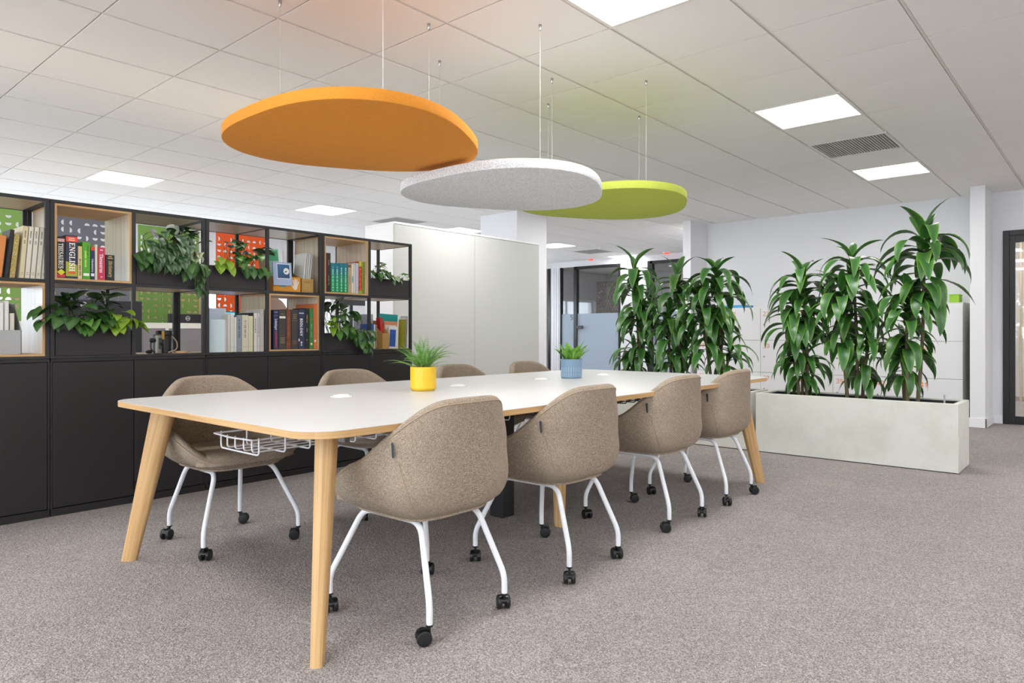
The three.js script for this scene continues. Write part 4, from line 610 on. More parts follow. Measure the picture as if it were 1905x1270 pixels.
{
  const m = thing('water_gauge', 'small clear water level gauge sticking up at the right end of the planter', 'gauge', [6.24, 0.466, 1.03]); part(m, 'tube', cyl(0.007, 0.006, 0.10, 12, 0.012), std(0xa9adb2, 0.3)); part(m, 'foot', cyl(0.02, 0.014, 0.014, 16), M.castor);
  // canes: foot du, dv, top du, dv, height of the crown above the soil, leaves, leaf size, how far leaves run down
  dracaena('tallest dracaena with wide arching leaves at the right end of the planter', [6.32, 1.25], [[0.0, -0.02, 0.0, -0.08, 1.36, 27, 1.02, 0.42], [-0.06, 0.05, -0.02, 0.03, 0.90, 23, 0.86, 0.38], [0.05, 0.07, 0.06, 0.10, 0.52, 17, 0.72, 0.26]]);
  dracaena('bushy dracaena in the middle of the right planter', [6.32, 1.70], [[0.0, -0.02, 0.02, 0.01, 1.22, 27, 0.92, 0.45], [-0.05, 0.05, -0.06, 0.08, 0.95, 23, 0.84, 0.40], [0.05, -0.06, 0.04, -0.09, 0.55, 18, 0.78, 0.30]]);
  dracaena('shorter dracaena at the left end of the right planter', [6.32, 2.11], [[0.0, -0.02, 0.0, 0.0, 1.10, 28, 0.92, 0.42], [-0.05, 0.04, -0.04, 0.07, 0.82, 22, 0.82, 0.38], [0.04, 0.02, 0.05, 0.02, 0.36, 18, 0.74, 0.16]]);
  dracaena('dracaena at the right end of the half hidden planter', [6.32, 2.90], [[0.0, -0.02, 0.0, 0.02, 1.18, 28, 0.95, 0.46], [-0.05, 0.06, -0.06, 0.12, 0.90, 23, 0.86, 0.42], [0.04, -0.03, 0.05, -0.08, 0.46, 18, 0.72, 0.24]]);
  dracaena('dense dracaena in the middle of the half hidden planter', [6.32, 3.34], [[0.0, 0.0, 0.0, -0.02, 1.15, 28, 0.92, 0.50], [-0.05, 0.05, -0.06, 0.05, 0.80, 24, 0.82, 0.46], [0.05, -0.04, 0.05, -0.05, 0.42, 18, 0.70, 0.26]]);
  dracaena('leftmost dracaena in front of the glass door', [6.32, 3.80], [[0.0, 0.0, 0.0, 0.02, 1.26, 28, 0.92, 0.46], [-0.05, -0.05, -0.04, -0.08, 0.86, 24, 0.84, 0.46], [0.05, 0.06, 0.04, 0.08, 0.42, 18, 0.74, 0.22]]);
}

// ---------------------------------------------------------------- planted boxes in the shelving
const solid = (c, e) => (t, s) => s > 0.9 && e ? e : s < 0.1 ? mix3(c, [0.2, 0.34, 0.1], 0.35) : c;
const striped = (t, s) => (Math.floor(t * 11 + s * 3) % 2 && t > 0.3 && s > 0.1 && s < 0.95) ? [0.20, 0.30, 0.17] : [0.028, 0.085, 0.03];
const kinds = {
  dark: [0, 1, 2, 3].map((k) => leafGeo({ len: 0.16, e0: 0.5, bend: 1.2 + 0.2 * k, wide: heart(0.036, 0.34), col: solid([0.03, 0.105, 0.022]), fold: 0.28, twist: k * 0.2 - 0.3, wave: 0.06 })),
  deep: [0, 1, 2, 3].map((k) => leafGeo({ len: 0.17, e0: 0.7, bend: 1.0 + 0.2 * k, wide: lance(0.030, 0.30), col: solid([0.016, 0.062, 0.018]), fold: 0.22, twist: k * 0.2 - 0.3, wave: 0.05 })),
  lime: [0, 1, 2].map((k) => leafGeo({ len: 0.13, e0: 0.4, bend: 1.3 + 0.2 * k, wide: heart(0.032, 0.32), col: solid([0.27, 0.46, 0.025], [0.33, 0.54, 0.04]), fold: 0.25, twist: k * 0.3 - 0.3, wave: 0.06 })),
  fresh: [0, 1, 2].map((k) => leafGeo({ len: 0.15, e0: 0.5, bend: 1.3 + 0.25 * k, wide: heart(0.036, 0.34), col: solid([0.075, 0.22, 0.025]), fold: 0.26, twist: k * 0.3 - 0.3, wave: 0.06 })),
  striped: [0, 1, 2, 3].map((k) => leafGeo({ len: 0.24, e0: 0.9, bend: 2.2 + 0.2 * k, wide: lance(0.034, 0.36), col: striped, fold: 0.22, twist: k * 0.15 - 0.2, wave: 0.04, seg: 14 })),
  cream: [0, 1].map((k) => leafGeo({ len: 0.12, e0: 0.4, bend: 1.5, wide: heart(0.028, 0.3), col: (t, s) => s > 0.5 ? [0.6, 0.62, 0.42] : [0.16, 0.3, 0.08], fold: 0.25, twist: k * 0.3 })),
};
const petal = leafGeo({ len: 0.10, e0: 1.2, bend: 0.9, wide: lance(0.022, 0.25), col: () => [0.75, 0.76, 0.68], fold: 0.5, twist: 0.3 });
function shelfPlant(name, label, box, bay, lv, leaves, boxH = 0.152, boxW) {
  const u0 = S0 + BAY * bay + (bay % 2 ? 0.014 : 0.026), u1 = S0 + BAY * (bay + 1) - (bay % 2 ? 0.026 : 0.014), uc = (u0 + u1) / 2, w = (u1 - u0) / 2 - 0.002, y0 = shelfY(lv) + 0.001, d = 0.20, b = 0.004;
  const t = thing('planter_box', box, 'planter', [uc, y0, SV + 0.006], 0, 'dark planter boxes in the shelving');
  part(t, 'front_panel', bx(-w, w, 0, boxH, -b, 0, 0.001), M.planterBox); part(t, 'back_panel', bx(-w, w, 0, boxH, -d, -d + b), M.planterBox); for (const s of [-1, 1]) part(t, 'side_panel', bx(s < 0 ? -w : w - b, s < 0 ? -w + b : w, 0, boxH, -d + b, -b), M.planterBox);
  part(t, 'soil', bx(-w + b, w - b, 0.01, boxH - 0.012, -d + b, -b), M.soil);
  const p = thing(name, label, 'plant', [uc, y0 + boxH - 0.012, SV + 0.10], 0, 'leafy plants in the shelving');
  for (const [kind, x, y, z, yaw, tilt, size] of leaves) {
    const set = kind === 'petal' ? [petal] : kinds[kind], m = part(p, kind === 'petal' ? 'flower' : 'leaf', set[Math.floor(rnd() * set.length)], LM[rnd() < 0.25 ? 1 : 0]);
    m.position.set(x, Math.max(0.0, y), z); if (y < 0) m.position.y = y; m.rotation.order = 'YXZ'; m.rotation.set(rr(-0.25, 0.25), yaw, tilt); m.scale.setScalar(size);
  }
  // stems from the soil to the higher leaves and down the trailing ones
  const st = []; for (const [kind, x, y, z] of leaves) if (Math.abs(y) > 0.03) { const zc = y < 0 ? 0.112 : z * 0.4; st.push(bent(y < 0 ? [[x * 0.92, 0.0, 0.04], [x * 0.96, 0.03, 0.10], [x, -0.02, Math.max(z, 0.112)], [x, y, z]] : [[x * 0.7, 0, zc], [x * 0.85, y * 0.6, (zc + z) / 2], [x, y, z]], 0.0018, 0.03, 3, 5)); }
  if (st.length) part(p, 'stems', join(st), std(0x4c6a2c, 0.7));
}
// scatter: kind, count, x range, y range, z range (towards the front is +), yaw centre and spread, tilt range, size range
function scatter(list) { const out = []; for (const [kind, n, xr, yr, zr, yaw, spread, tr, sr] of list) for (let k = 0, m = Math.ceil(n * 1.6); k < m; k++) { const q = (k + 0.5) / m, x = xr[0] + (xr[1] - xr[0]) * q + rr(-0.02, 0.02); out.push([kind, x, rr(...yr), rr(...zr), yaw === 'out' ? -Math.PI / 2 + (xr[0] + xr[1] === 0 ? -x * 3.2 : -(x - (xr[0] + xr[1]) / 2) * 3) + rr(-spread, spread) : yaw + rr(-spread, spread), rr(...tr), rr(...sr)]); } return out; }
shelfPlant('peace_lily', 'striped peace lily with white flowers spilling over its upper shelf box', 'dark planter box under the striped peace lily', 3, 1, scatter([
  ['striped', 9, [-0.17, 0.15], [0.10, 0.17], [-0.02, 0.04], 'out', 0.5, [-0.3, 0.2], [0.9, 1.1]], ['striped', 8, [-0.14, 0.12], [0.03, 0.10], [0.02, 0.07], 'out', 0.4, [-0.5, -0.1], [0.85, 1.05]], ['deep', 8, [0.02, 0.20], [0.08, 0.20], [-0.06, 0.02], 'out', 1.2, [-0.1, 0.4], [0.9, 1.15]], ['dark', 4, [-0.20, -0.10], [0.02, 0.08], [0.02, 0.08], 'out', 0.5, [-0.7, -0.2], [0.9, 1.1]],
  ['cream', 6, [0.06, 0.20], [0.04, 0.13], [0.04, 0.09], 'out', 0.7, [-0.4, 0.1], [0.9, 1.2]], ['dark', 7, [0.02, 0.20], [0.0, 0.05], [0.09, 0.12], 'out', 0.5, [-0.9, -0.4], [0.8, 1.0]], ['deep', 6, [0.13, 0.20], [-0.15, -0.05], [0.118, 0.13], -Math.PI / 2, 0.9, [-1.2, -0.6], [0.55, 0.7]], ['petal', 3, [-0.06, 0.10], [0.14, 0.20], [0.0, 0.03], 'out', 1.0, [0, 0.3], [0.9, 1.1]],
]));
shelfPlant('pothos_plant', 'glossy pothos with lime tips in the upper middle shelf box', 'dark planter box under the pothos with orange panel behind', 4, 1, scatter([
  ['dark', 10, [-0.08, 0.17], [0.06, 0.17], [-0.04, 0.05], 'out', 0.8, [-0.1, 0.3], [0.85, 1.1]], ['fresh', 6, [-0.06, 0.18], [0.03, 0.10], [0.03, 0.08], 'out', 0.6, [-0.5, 0], [0.8, 1.0]], ['lime', 6, [-0.16, -0.06], [0.02, 0.07], [0.05, 0.10], 'out', 0.6, [-0.7, -0.2], [0.8, 1.0]], ['dark', 5, [0.0, 0.20], [0.0, 0.04], [0.08, 0.11], 'out', 0.5, [-0.9, -0.4], [0.7, 0.9]], ['deep', 3, [0.10, 0.19], [0.08, 0.12], [0.0, 0.05], 0, 0.5, [-0.2, 0.3], [0.8, 1.0]],
]));
shelfPlant('mixed_foliage', 'broad dark leaves with a lime patch in the lower left shelf box', 'dark planter box at the lower left with lime leaves at one end', 2, 0, scatter([
  ['dark', 6, [-0.18, -0.06], [0.05, 0.12], [0.02, 0.08], -2.7, 0.5, [-0.3, 0.2], [1.1, 1.4]], ['dark', 10, [-0.14, 0.08], [0.04, 0.13], [-0.03, 0.07], 'out', 0.7, [-0.3, 0.2], [1.0, 1.25]], ['deep', 12, [-0.12, 0.14], [0.10, 0.17], [-0.08, 0.0], 'out', 1.4, [0.0, 0.6], [1.0, 1.25]], ['fresh', 6, [-0.12, 0.06], [0.02, 0.07], [0.06, 0.10], 'out', 0.6, [-0.4, 0], [0.85, 1.05]], ['lime', 9, [0.05, 0.19], [0.03, 0.12], [0.03, 0.10], 'out', 0.9, [-0.4, 0.2], [0.85, 1.1]], ['lime', 2, [0.19, 0.205], [0.03, 0.06], [0.08, 0.10], -0.3, 0.3, [-0.2, 0.1], [0.9, 1.0]],
]));
shelfPlant('trailing_pothos', 'dense trailing pothos hanging over the lower right shelf box', 'dark planter box under the dense trailing pothos', 6, 0, scatter([
  ['dark', 11, [-0.12, 0.10], [0.06, 0.17], [-0.02, 0.06], 'out', 0.9, [-0.2, 0.3], [0.9, 1.1]], ['deep', 6, [-0.16, 0.0], [0.12, 0.19], [-0.06, 0.0], 'out', 1.2, [0.3, 0.8], [1.0, 1.3]], ['fresh', 7, [-0.14, 0.12], [0.02, 0.10], [0.05, 0.10], 'out', 0.6, [-0.6, 0], [0.85, 1.05]], ['lime', 4, [-0.18, -0.13], [0.04, 0.12], [0.04, 0.09], 'out', 0.5, [-0.3, 0.2], [0.9, 1.2]], ['dark', 7, [0.02, 0.20], [0.0, 0.06], [0.09, 0.12], 'out', 0.5, [-0.9, -0.4], [0.8, 1.0]], ['fresh', 3, [0.10, 0.16], [-0.06, 0.0], [0.118, 0.13], -Math.PI / 2, 0.6, [-1.1, -0.6], [0.7, 0.8]], ['deep', 3, [0.13, 0.20], [-0.10, -0.04], [0.118, 0.13], -Math.PI / 2, 0.6, [-1.2, -0.7], [0.6, 0.75]],
]), 0.132);
shelfPlant('spider_foliage', 'small pointed variegated foliage in the end shelf box', 'dark planter box at the upper right end of the shelving', 7, 1, scatter([
  ['fresh', 7, [-0.18, -0.04], [0.03, 0.12], [-0.02, 0.06], 'out', 1.0, [0, 0.5], [0.7, 0.9]], ['dark', 8, [-0.18, 0.0], [0.02, 0.07], [0.03, 0.09], 'out', 0.8, [-0.5, 0.1], [0.7, 0.9]], ['cream', 3, [-0.06, 0.06], [0.02, 0.05], [0.05, 0.10], 'out', 0.6, [-0.4, 0], [0.6, 0.8]], ['fresh', 6, [0.02, 0.18], [0.01, 0.05], [0.0, 0.08], 'out', 0.9, [-0.2, 0.3], [0.6, 0.8]],
]), 0.145);

// ---------------------------------------------------------------- potted ferns on the table
function frond(len, e0, bend, pairs, pin, col, round) {
  const list = [], pts = [], n = 14; let x = 0, y = 0;
  for (let i = 0; i <= n; i++) { const e = e0 - bend * (i / n) ** 1.2; if (i) { x += Math.cos(e) * len / n; y += Math.sin(e) * len / n; } pts.push(new THREE.Vector3(x, y, 0)); }
  const stem = tubeAlong(pts, 0.001, 4, (q) => 0.0014 - 0.001 * q); vcol(stem, () => [0.12, 0.25, 0.05]); list.push(stem);
  for (let k = 1; k <= pairs; k++) for (const s of [-1, 1]) {
    const t = 0.12 + 0.88 * (k + (s > 0 ? 0.4 : 0)) / (pairs + 0.5), f = Math.min(0.999, t) * n, i = Math.floor(f), p = pts[i].clone().lerp(pts[i + 1], f - i), L = pin * Math.sin(Math.PI * Math.min(0.97, 0.25 + 0.75 * t) ** 1.15) ** 0.7, w = round ? L * 0.46 : L * 0.145, T = pts[i + 1].clone().sub(pts[i]).normalize();
    const dir = new THREE.Vector3(T.x * (round ? 0.25 : 0.45), T.y * (round ? 0.25 : 0.45), s).normalize(), side = T.clone(), tip = p.clone().addScaledVector(dir, L).add(new THREE.Vector3(0, -L * 0.15, 0)), m = p.clone().addScaledVector(dir, L * 0.5), a = m.clone().addScaledVector(side, w), b = m.clone().addScaledVector(side, -w), c = rr(0.75, 1.25);
    const q = round ? [p, p.clone().addScaledVector(dir, L * 0.2).addScaledVector(side, w * 0.8), a, p.clone().addScaledVector(dir, L * 0.85).addScaledVector(side, w * 0.75), tip, p.clone().addScaledVector(dir, L * 0.85).addScaledVector(side, -w * 0.75), b, p.clone().addScaledVector(dir, L * 0.2).addScaledVector(side, -w * 0.8)] : [p, a, tip, b];
    const g = new THREE.BufferGeometry(), v = []; for (let r = 1; r < q.length - 1; r++) v.push(...q[0].toArray(), ...q[r].toArray(), ...q[r + 1].toArray());
    g.setAttribute('position', new THREE.Float32BufferAttribute(v, 3)); g.computeVertexNormals(); g.setAttribute('uv', new THREE.Float32BufferAttribute(new Float32Array(v.length / 3 * 2), 2)); vcol(g, () => [col[0] * c, col[1] * c, col[2] * c]); list.push(g);
  }
  return join(list);
}
const fernMat = new THREE.MeshStandardMaterial({ vertexColors: true, roughness: 0.6, side: THREE.DoubleSide });
{
  const y = TH + 0.0006;
  const p = thing('plant_pot', 'glossy yellow ceramic pot on the white table', 'pot', [2.507, y, 2.835]); part(p, 'pot_body', lathe([[0.0001, 0], [0.060, 0], [0.0635, 0.003], [0.0645, 0.008], [0.069, 0.011], [0.0695, 0.016], [0.070, 0.120], [0.0695, 0.127], [0.066, 0.128], [0.065, 0.122], [0.064, 0.10], [0.0001, 0.10]], 48), std(0xf0c32e, 0.22)); part(p, 'soil', cyl(0.0635, 0.0635, 0.008, 32, 0.1), M.soil);
  const f = thing('feathery_fern', 'feathery green fern growing in the yellow pot', 'plant', [2.507, y + 0.108, 2.835]), geos = [0, 1, 2, 3, 4].map((k) => frond(rr(0.23, 0.29), rr(0.95, 1.45), rr(0.7, 1.5), 22, 0.027, [0.13, 0.32, 0.05], false)), flat = [0, 1].map(() => frond(rr(0.20, 0.24), 0.75, 0.9, 18, 0.026, [0.20, 0.38, 0.08], false));
  for (let k = 0; k < 46; k++) { const m = part(f, 'frond', k % 6 === 5 ? flat[k % 2] : geos[Math.floor(rnd() * 5)], fernMat), a = k * 2.39996; m.position.set(Math.cos(a) * 0.03 * (k % 3) / 2, 0, -Math.sin(a) * 0.03 * (k % 3) / 2); m.rotation.set(rr(-0.2, 0.2), a + rr(-0.3, 0.3), rr(-0.35, 0.3)); m.scale.setScalar(rr(0.6, 1.0)); }
  const q = thing('plant_pot', 'grey-blue ribbed ceramic pot further along the white table', 'pot', [3.885, y, 2.86]); part(q, 'pot_body', lathe([[0.0001, 0], [0.068, 0], [0.071, 0.004], [0.0745, 0.118], [0.0765, 0.122], [0.0765, 0.130], [0.073, 0.131], [0.071, 0.118], [0.0001, 0.105]], 48), std(0x7b96ae, 0.4));
  const ribs = []; for (let k = 0; k < 26; k++) for (const [y0, y1] of [[0.010, 0.038], [0.042, 0.112]]) { const a = k / 26 * Math.PI * 2, g = bx(-0.0028, 0.0028, y0, y1, -0.0012, 0.0012, 0.001); g.rotateX(-0.03); g.translate(0, 0, 0.0715 + 0.0035 * (y0 + y1) / 2 / 0.118 + 0.0004); g.rotateY(a); ribs.push(g); } part(q, 'ribs', join(ribs), std(0x9db4c8, 0.4)); part(q, 'soil', cyl(0.069, 0.069, 0.006, 32, 0.106), M.soil);
  const b = thing('button_fern', 'bright green button fern growing in the blue pot', 'plant', [3.885, y + 0.112, 2.86]), bg = [0, 1, 2, 3].map(() => frond(rr(0.16, 0.20), rr(1.15, 1.5), rr(0.1, 0.8), 13, 0.025, [0.22, 0.46, 0.06], true));
  for (let k = 0; k < 38; k++) { const m = part(b, 'frond', bg[k % 4], fernMat), a = k * 2.39996; m.position.set(Math.cos(a) * 0.035 * (k % 4) / 3, 0, -Math.sin(a) * 0.035 * (k % 4) / 3); m.rotation.set(rr(-0.2, 0.2), a, rr(-0.35, 0.1)); m.scale.setScalar(rr(0.6, 0.95)); }
}

// ---------------------------------------------------------------- numbered lockers in the alcove
const font = await new FontLoader().loadAsync('fonts/droid/droid_sans_regular.typeface.json');
{
  const uF = 9.36, uB = 9.845, w = 0.467, rows = [[0.09, 0.523], [0.523, 0.958], [0.958, 1.392]], lockGeo = (() => { const g = cyl(0.011, 0.011, 0.006, 14); g.rotateZ(Math.PI / 2); return g; })();
  const doorGeo = rows.map(([a, b]) => bx(-0.018, 0, a + 0.002, b - 0.002, 0.002, w - 0.002, 0.002)), seen = ['leftmost column behind the half hidden planter', 'second column from the left', 'column starting at number thirty of its middle row', 'column just right of number thirty', 'column with number thirty-two in the middle', 'column left of the last one', 'last column on the right beside the white pier'];
  for (let k = 0; k < 7; k++) {
    const v1 = 1.362 + w * (7 - k), t = thing('locker', 'white three-high locker, ' + seen[k], 'locker', [uF, 0, v1], 0, 'white numbered lockers');   // local z runs to the right
    part(t, 'carcass', bx(0.001, uB - uF, 0.0, 1.405, 0.0006, w - 0.0006), k === 6 ? M.lockerSide : M.locker);
    rows.forEach((r, q) => {
      const d = part(t, 'door', doorGeo[q], M.locker), n = 35 + k - 7 * q;
      const tg = new TextGeometry(String(n), { font, size: 0.058, depth: 0.001, curveSegments: 4, bevelEnabled: false }); tg.rotateY(-Math.PI / 2); tg.translate(-0.019, r[1] - 0.105, 0.035); part(d, 'number', tg, M.orangeInk, 'orange locker number');
      const l = part(d, 'lock', lockGeo, M.blackFrame); l.position.set(-0.012, (r[0] + r[1]) / 2 - 0.005, 0.05);
    });
  }
  const i = (label, name, cat, u0, u1, y, h, v0, v1, mat) => { const t = thing(name, label, cat, [(u0 + u1) / 2, y, (v0 + v1) / 2]); part(t, 'body', bx((u0 - u1) / 2, (u1 - u0) / 2, 0, h, (v0 - v1) / 2, (v1 - v0) / 2, 0.004), mat); part(t, 'lid', bx((u0 - u1) / 2 - 0.004, (u1 - u0) / 2 + 0.004, h, h + 0.012, (v0 - v1) / 2 - 0.004, (v1 - v0) / 2 + 0.004, 0.003), mat); };
  i('blue storage tray on top of the lockers behind the leaves', 'storage_tray', 'tray', 9.42, 9.72, 1.4055, 0.03, 3.95, 4.25, bm(0x55a8dc)); i('lime green box on top of the lockers near the right end', 'small_box', 'box', 9.5, 9.7, 1.4055, 0.09, 1.42, 1.52, bm(0x9ccf3a));
}
{ // number on the glass beside the door
  const tg = new TextGeometry('5', { font, size: 0.11, depth: 0.002, curveSegments: 4, bevelEnabled: false }); tg.rotateY(-Math.PI / 2); tg.translate(0.026, 1.36, -9.55); part(glassDoor, 'number', tg, M.blackFrame, 'room number on the side glass');
}
// ---------------------------------------------------------------- tall white cupboard beside the column
{
  const h = 2.198, a = [4.561, 6.912], v0 = 5.6, d = 0.49, t = thing('white_cupboard', 'tall white cupboard with two wide plain doors behind the table', 'cupboard', [(a[0] + a[1]) / 2, 0, v0]), w = (a[1] - a[0]) / 2;
  part(t, 'carcass', bx(-w, w, 0, h - 0.022, -d, -0.021, 0.002), M.white); part(t, 'top_panel', bx(-w - 0.002, w + 0.002, h - 0.022, h, -d, 0.002, 0.002), M.white);
  part(t, 'door', bx(-w + 0.004, -0.0025, 0.06, h - 0.026, -0.020, 0, 0.002), M.cabinet); part(t, 'door', bx(0.0025, w - 0.004, 0.06, h - 0.026, -0.020, 0, 0.002), M.cabinet); part(t, 'plinth', bx(-w + 0.01, w - 0.01, 0, 0.055, -0.03, -0.010), M.white);
}
// ---------------------------------------------------------------- the office beyond the shelving
{
  // cut-out half discs in pairs
  function cutPanel(w, h, sd) {
    const s = new THREE.Shape([[-w / 2, 0], [w / 2, 0], [w / 2, h], [-w / 2, h]].map((p) => new THREE.Vector2(...p))), n = Math.floor(w / 0.058), m = Math.floor(h / 0.058) - 1, r = 0.0225;
    for (let a = 0; a < n; a++) for (let b = 0; b < m; b++) {
      if (hash(a, b, sd) < 0.24) continue; const x = -w / 2 + (a + 0.5) * w / n, y = 0.03 + (b + 0.5) * 0.058, turn = Math.floor(hash(a, b, sd + 1) * 4) * Math.PI / 2;
      const p = new THREE.Path(); for (let k = 0; k <= 8; k++) { const q = turn + Math.PI * k / 8, X = x + r * Math.cos(q) - r * 0.45 * Math.cos(turn + Math.PI / 2), Y = y + r * Math.sin(q) - r * 0.45 * Math.sin(turn + Math.PI / 2); k ? p.lineTo(X, Y) : p.moveTo(X, Y); } p.closePath(); s.holes.push(p);
    }
    return new THREE.ExtrudeGeometry(s, { depth: 0.012, bevelEnabled: false });
  }
  const VS = 6.5;
  const screen = (label, u0, u1, col, sd, y0 = 1.145, y1 = 2.04) => {
    const w = u1 - u0, t = thing('partition_screen', label, 'partition', [(u0 + u1) / 2, 0, VS], 0, 'patterned partition screens in the office'); const g = cutPanel(w - 0.02, y1 - y0, sd); g.translate(0, y0, -0.006); part(t, 'patterned_panel', metric(g), bm(col, 0.9));
    part(t, 'frame', join([bx(-w / 2, w / 2, y0 - 0.05, y0, -0.02, 0.02), bx(-w / 2, -w / 2 + 0.025, 0, y0 - 0.05, -0.02, 0.02), bx(w / 2 - 0.025, w / 2, 0, y0 - 0.05, -0.02, 0.02), bx(-w / 2 + 0.025, w / 2 - 0.025, 0, 0.05, -0.02, 0.02)]), M.offWhite); part(t, 'lower_panel', bx(-w / 2 + 0.025, w / 2 - 0.025, 0.05, y0 - 0.05, -0.014, 0.014), bm(0x8d878a, 0.95), 'grey fabric lower panel');
  };
  screen('green patterned partition screen at the far left behind the cream books', 0.98, 1.58, 0x7c9f52, 11); screen('charcoal felt patterned partition screen behind the dictionaries', 1.75, 2.37, 0x6a6a72, 21); { // a low partition with a taller patterned screen standing behind it
    const t = thing('desk_divider', 'low grey desk divider with a white frame behind the cine camera', 'divider', [2.725, 0, VS]), w = 0.59, y0 = 1.145; part(t, 'frame', join([bx(-w / 2, w / 2, y0 - 0.05, y0, -0.02, 0.02), bx(-w / 2, -w / 2 + 0.025, 0, y0 - 0.05, -0.02, 0.02), bx(w / 2 - 0.025, w / 2, 0, y0 - 0.05, -0.02, 0.02), bx(-0.07, -0.04, 0.05, y0 - 0.05, -0.02, 0.02), bx(-w / 2 + 0.025, w / 2 - 0.025, 0, 0.05, -0.02, 0.02)]), M.offWhite); part(t, 'lower_panel', join([bx(-w / 2 + 0.025, -0.07, 0.05, y0 - 0.05, -0.014, 0.014), bx(-0.04, w / 2 - 0.025, 0.05, y0 - 0.05, -0.014, 0.014)]), bm(0x8d878a, 0.95), 'grey fabric panel');
    const b = thing('partition_screen', 'green patterned screen standing behind the cine camera', 'partition', [2.875, 0, 6.93], 0, 'patterned partition screens in the office'), g = cutPanel(0.57, 1.10, 31); g.translate(0, 0.97, -0.006); part(b, 'patterned_panel', metric(g), bm(0x7ca456, 0.9)); part(b, 'frame', join([bx(-0.285, -0.26, 0, 0.97, -0.02, 0.02), bx(0.26, 0.285, 0, 0.97, -0.02, 0.02), bx(-0.26, 0.26, 0.93, 0.97, -0.02, 0.02), bx(-0.285, -0.26, 0, 0.02, -0.15, 0.05), bx(0.26, 0.285, 0, 0.02, -0.15, 0.05)]), M.offWhite);
  } screen('orange patterned partition screen behind the pothos', 3.12, 3.68, 0xd2531d, 41);
  const c = thing('oak_storage', 'oak storage cupboard standing behind the partition screens', 'cupboard', [2.55, 0, 7.35]); part(c, 'carcass', bx(-0.85, 0.85, 0, 1.66, -0.4, -0.021), M.paleOak); for (let k = 0; k < 4; k++) part(c, 'door', bx(-0.848 + k * 0.425, -0.427 + k * 0.425, 0.06, 1.65, -0.020, 0, 0.002), M.paleOak);
  const desk = thing('office_desk', 'white office desk behind the shelving', 'desk', [2.5, 0, 5.95]); part(desk, 'top', bx(-1.7, 1.7, 0.715, 0.74, -0.40, 0.40, 0.003), M.laminate); for (const x of [-1.62, 1.62]) part(desk, 'leg', join([bx(x - 0.025, x + 0.025, 0, 0.714, -0.36, -0.31), bx(x - 0.025, x + 0.025, 0, 0.714, 0.31, 0.36)]), M.whiteSteel);
  const desk2 = thing('office_desk', 'second white office desk beyond the partition screens', 'desk', [2.6, 0, 6.71]); part(desk2, 'top', bx(-1.6, 1.6, 0.715, 0.74, -0.17, 0.17, 0.003), M.laminate); for (const x of [-1.5, 1.5]) part(desk2, 'leg', join([bx(x - 0.025, x + 0.025, 0, 0.714, -0.15, -0.10), bx(x - 0.025, x + 0.025, 0, 0.714, 0.10, 0.15)]), M.whiteSteel);
  const logo = canvasTex(64, 64, (x) => { x.fillStyle = '#34343a'; x.fillRect(0, 0, 64, 64); x.strokeStyle = '#e8e8ea'; x.lineWidth = 6; x.beginPath(); x.arc(32, 32, 25, 0, 7); x.stroke(); x.fillStyle = '#e8e8ea'; x.fillRect(14, 26, 36, 5); x.fillRect(14, 34, 36, 5); });
  const monitor = (label, u, v, y, w, h, faceFront, turn = 0) => {
    const t = thing('monitor', label, 'monitor', [u, 0.7405, v], turn, 'monitors on the office desks'); const z = faceFront ? 1 : -1;
    part(t, 'housing', bx(-w / 2, w / 2, y, y + h, -0.02, 0.02, 0.006), bm(0x34343a, 0.4)); part(t, 'stand', join([bx(-0.03, 0.03, 0.008, y + 0.1, -0.055 * z - 0.01, -0.055 * z + 0.01), bx(-0.03, 0.03, y + 0.06, y + 0.12, Math.min(-0.055 * z, -0.018 * z), Math.max(-0.055 * z, -0.018 * z)), bx(-0.11, 0.11, 0, 0.01, -0.12, 0.09, 0.003)]), bm(0x2b2b2e, 0.4));
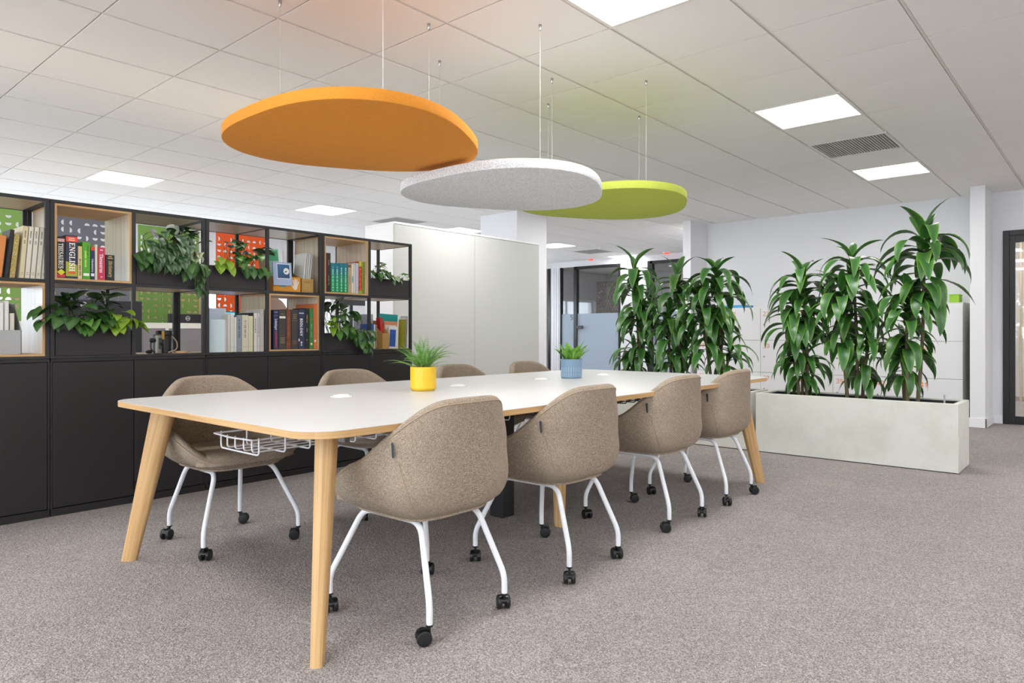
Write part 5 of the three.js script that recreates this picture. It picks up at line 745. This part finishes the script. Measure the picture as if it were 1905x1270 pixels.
    if (faceFront) { const tex = canvasTex(128, 96, (x) => { x.fillStyle = '#1f7fe0'; x.fillRect(0, 0, 128, 96); x.fillStyle = '#2ab0f0'; x.fillRect(0, 0, 128, 9); for (let k = 0; k < 22; k++) { x.fillStyle = k % 2 ? '#4aa8f4' : '#1558b8'; x.fillRect(2, 14 + k * 4, 12 * hash(k, 2), 3); } x.fillStyle = '#cdd2f4'; x.fillRect(16, 9, 100, 80); }); const g = new THREE.PlaneGeometry(w - 0.02, h - 0.03); g.translate(0, y + h / 2 + 0.004, 0.0207); part(t, 'display', g, new THREE.MeshStandardMaterial({ color: 0x000000, roughness: 0.4, emissive: 0xffffff, emissiveMap: tex, emissiveIntensity: 0.75 }), 'lit blue desktop'); }
    else { const g = new THREE.PlaneGeometry(0.05, 0.05); g.translate(-w * 0.18, y + h - 0.042, 0.0206); part(t, 'logo', g, new THREE.MeshStandardMaterial({ map: logo, roughness: 0.5 })); }
  };
  monitor('dark monitor back seen behind the lower left leaves', 1.95, 5.98, 0.13, 0.62, 0.44, false); monitor('dark monitor back with a round pale badge behind the camera case', 3.04, 6.70, 0.15, 0.54, 0.344, false); monitor('lit blue monitor seen past the shelf posts', 3.02, 5.85, 0.13, 0.56, 0.37, true, 0.5);
  const ch = thing('office_chair', 'brown-grey rounded office chair back glimpsed above the textbooks', 'chair', [4.0, 0, 6.95], 0.3); part(ch, 'backrest', (() => { const g = new THREE.SphereGeometry(0.24, 28, 18); g.scale(1, 1.3, 0.28); g.translate(0, 1.13, 0); return g; })(), bm(0x9b8276, 0.9)); part(ch, 'seat', (() => { const g = new THREE.SphereGeometry(0.26, 24, 14); g.scale(1, 0.2, 1); g.translate(0, 0.5, 0.18); return g; })(), bm(0x4a4648, 0.9)); part(ch, 'column', cyl(0.025, 0.025, 0.42, 14, 0.06), M.castor); const arms = []; for (let k = 0; k < 5; k++) { const a = k * 1.2566; arms.push(bent([[0, 0.08, 0], [Math.cos(a) * 0.28, 0.05, Math.sin(a) * 0.28], [Math.cos(a) * 0.29, 0.0, Math.sin(a) * 0.29]], 0.018, 0.02, 3, 8)); } part(ch, 'star_base', join(arms), M.castor);
  const tv = thing('wall_screen', 'dark wide wall screen seen above the trailing pothos', 'screen', [7.15, 1.53, 9.9]); part(tv, 'panel', bx(-0.32, 0.32, 0, 0.18, -0.03, 0, 0.005), bm(0x2c2b30, 0.4)); part(tv, 'stand', bx(-0.03, 0.03, -1.53, 0, -0.06, -0.03), M.blackMetal);
}

scene.traverse((o) => { if (o.isMesh) light(o); });
renderer.render(scene, camera);
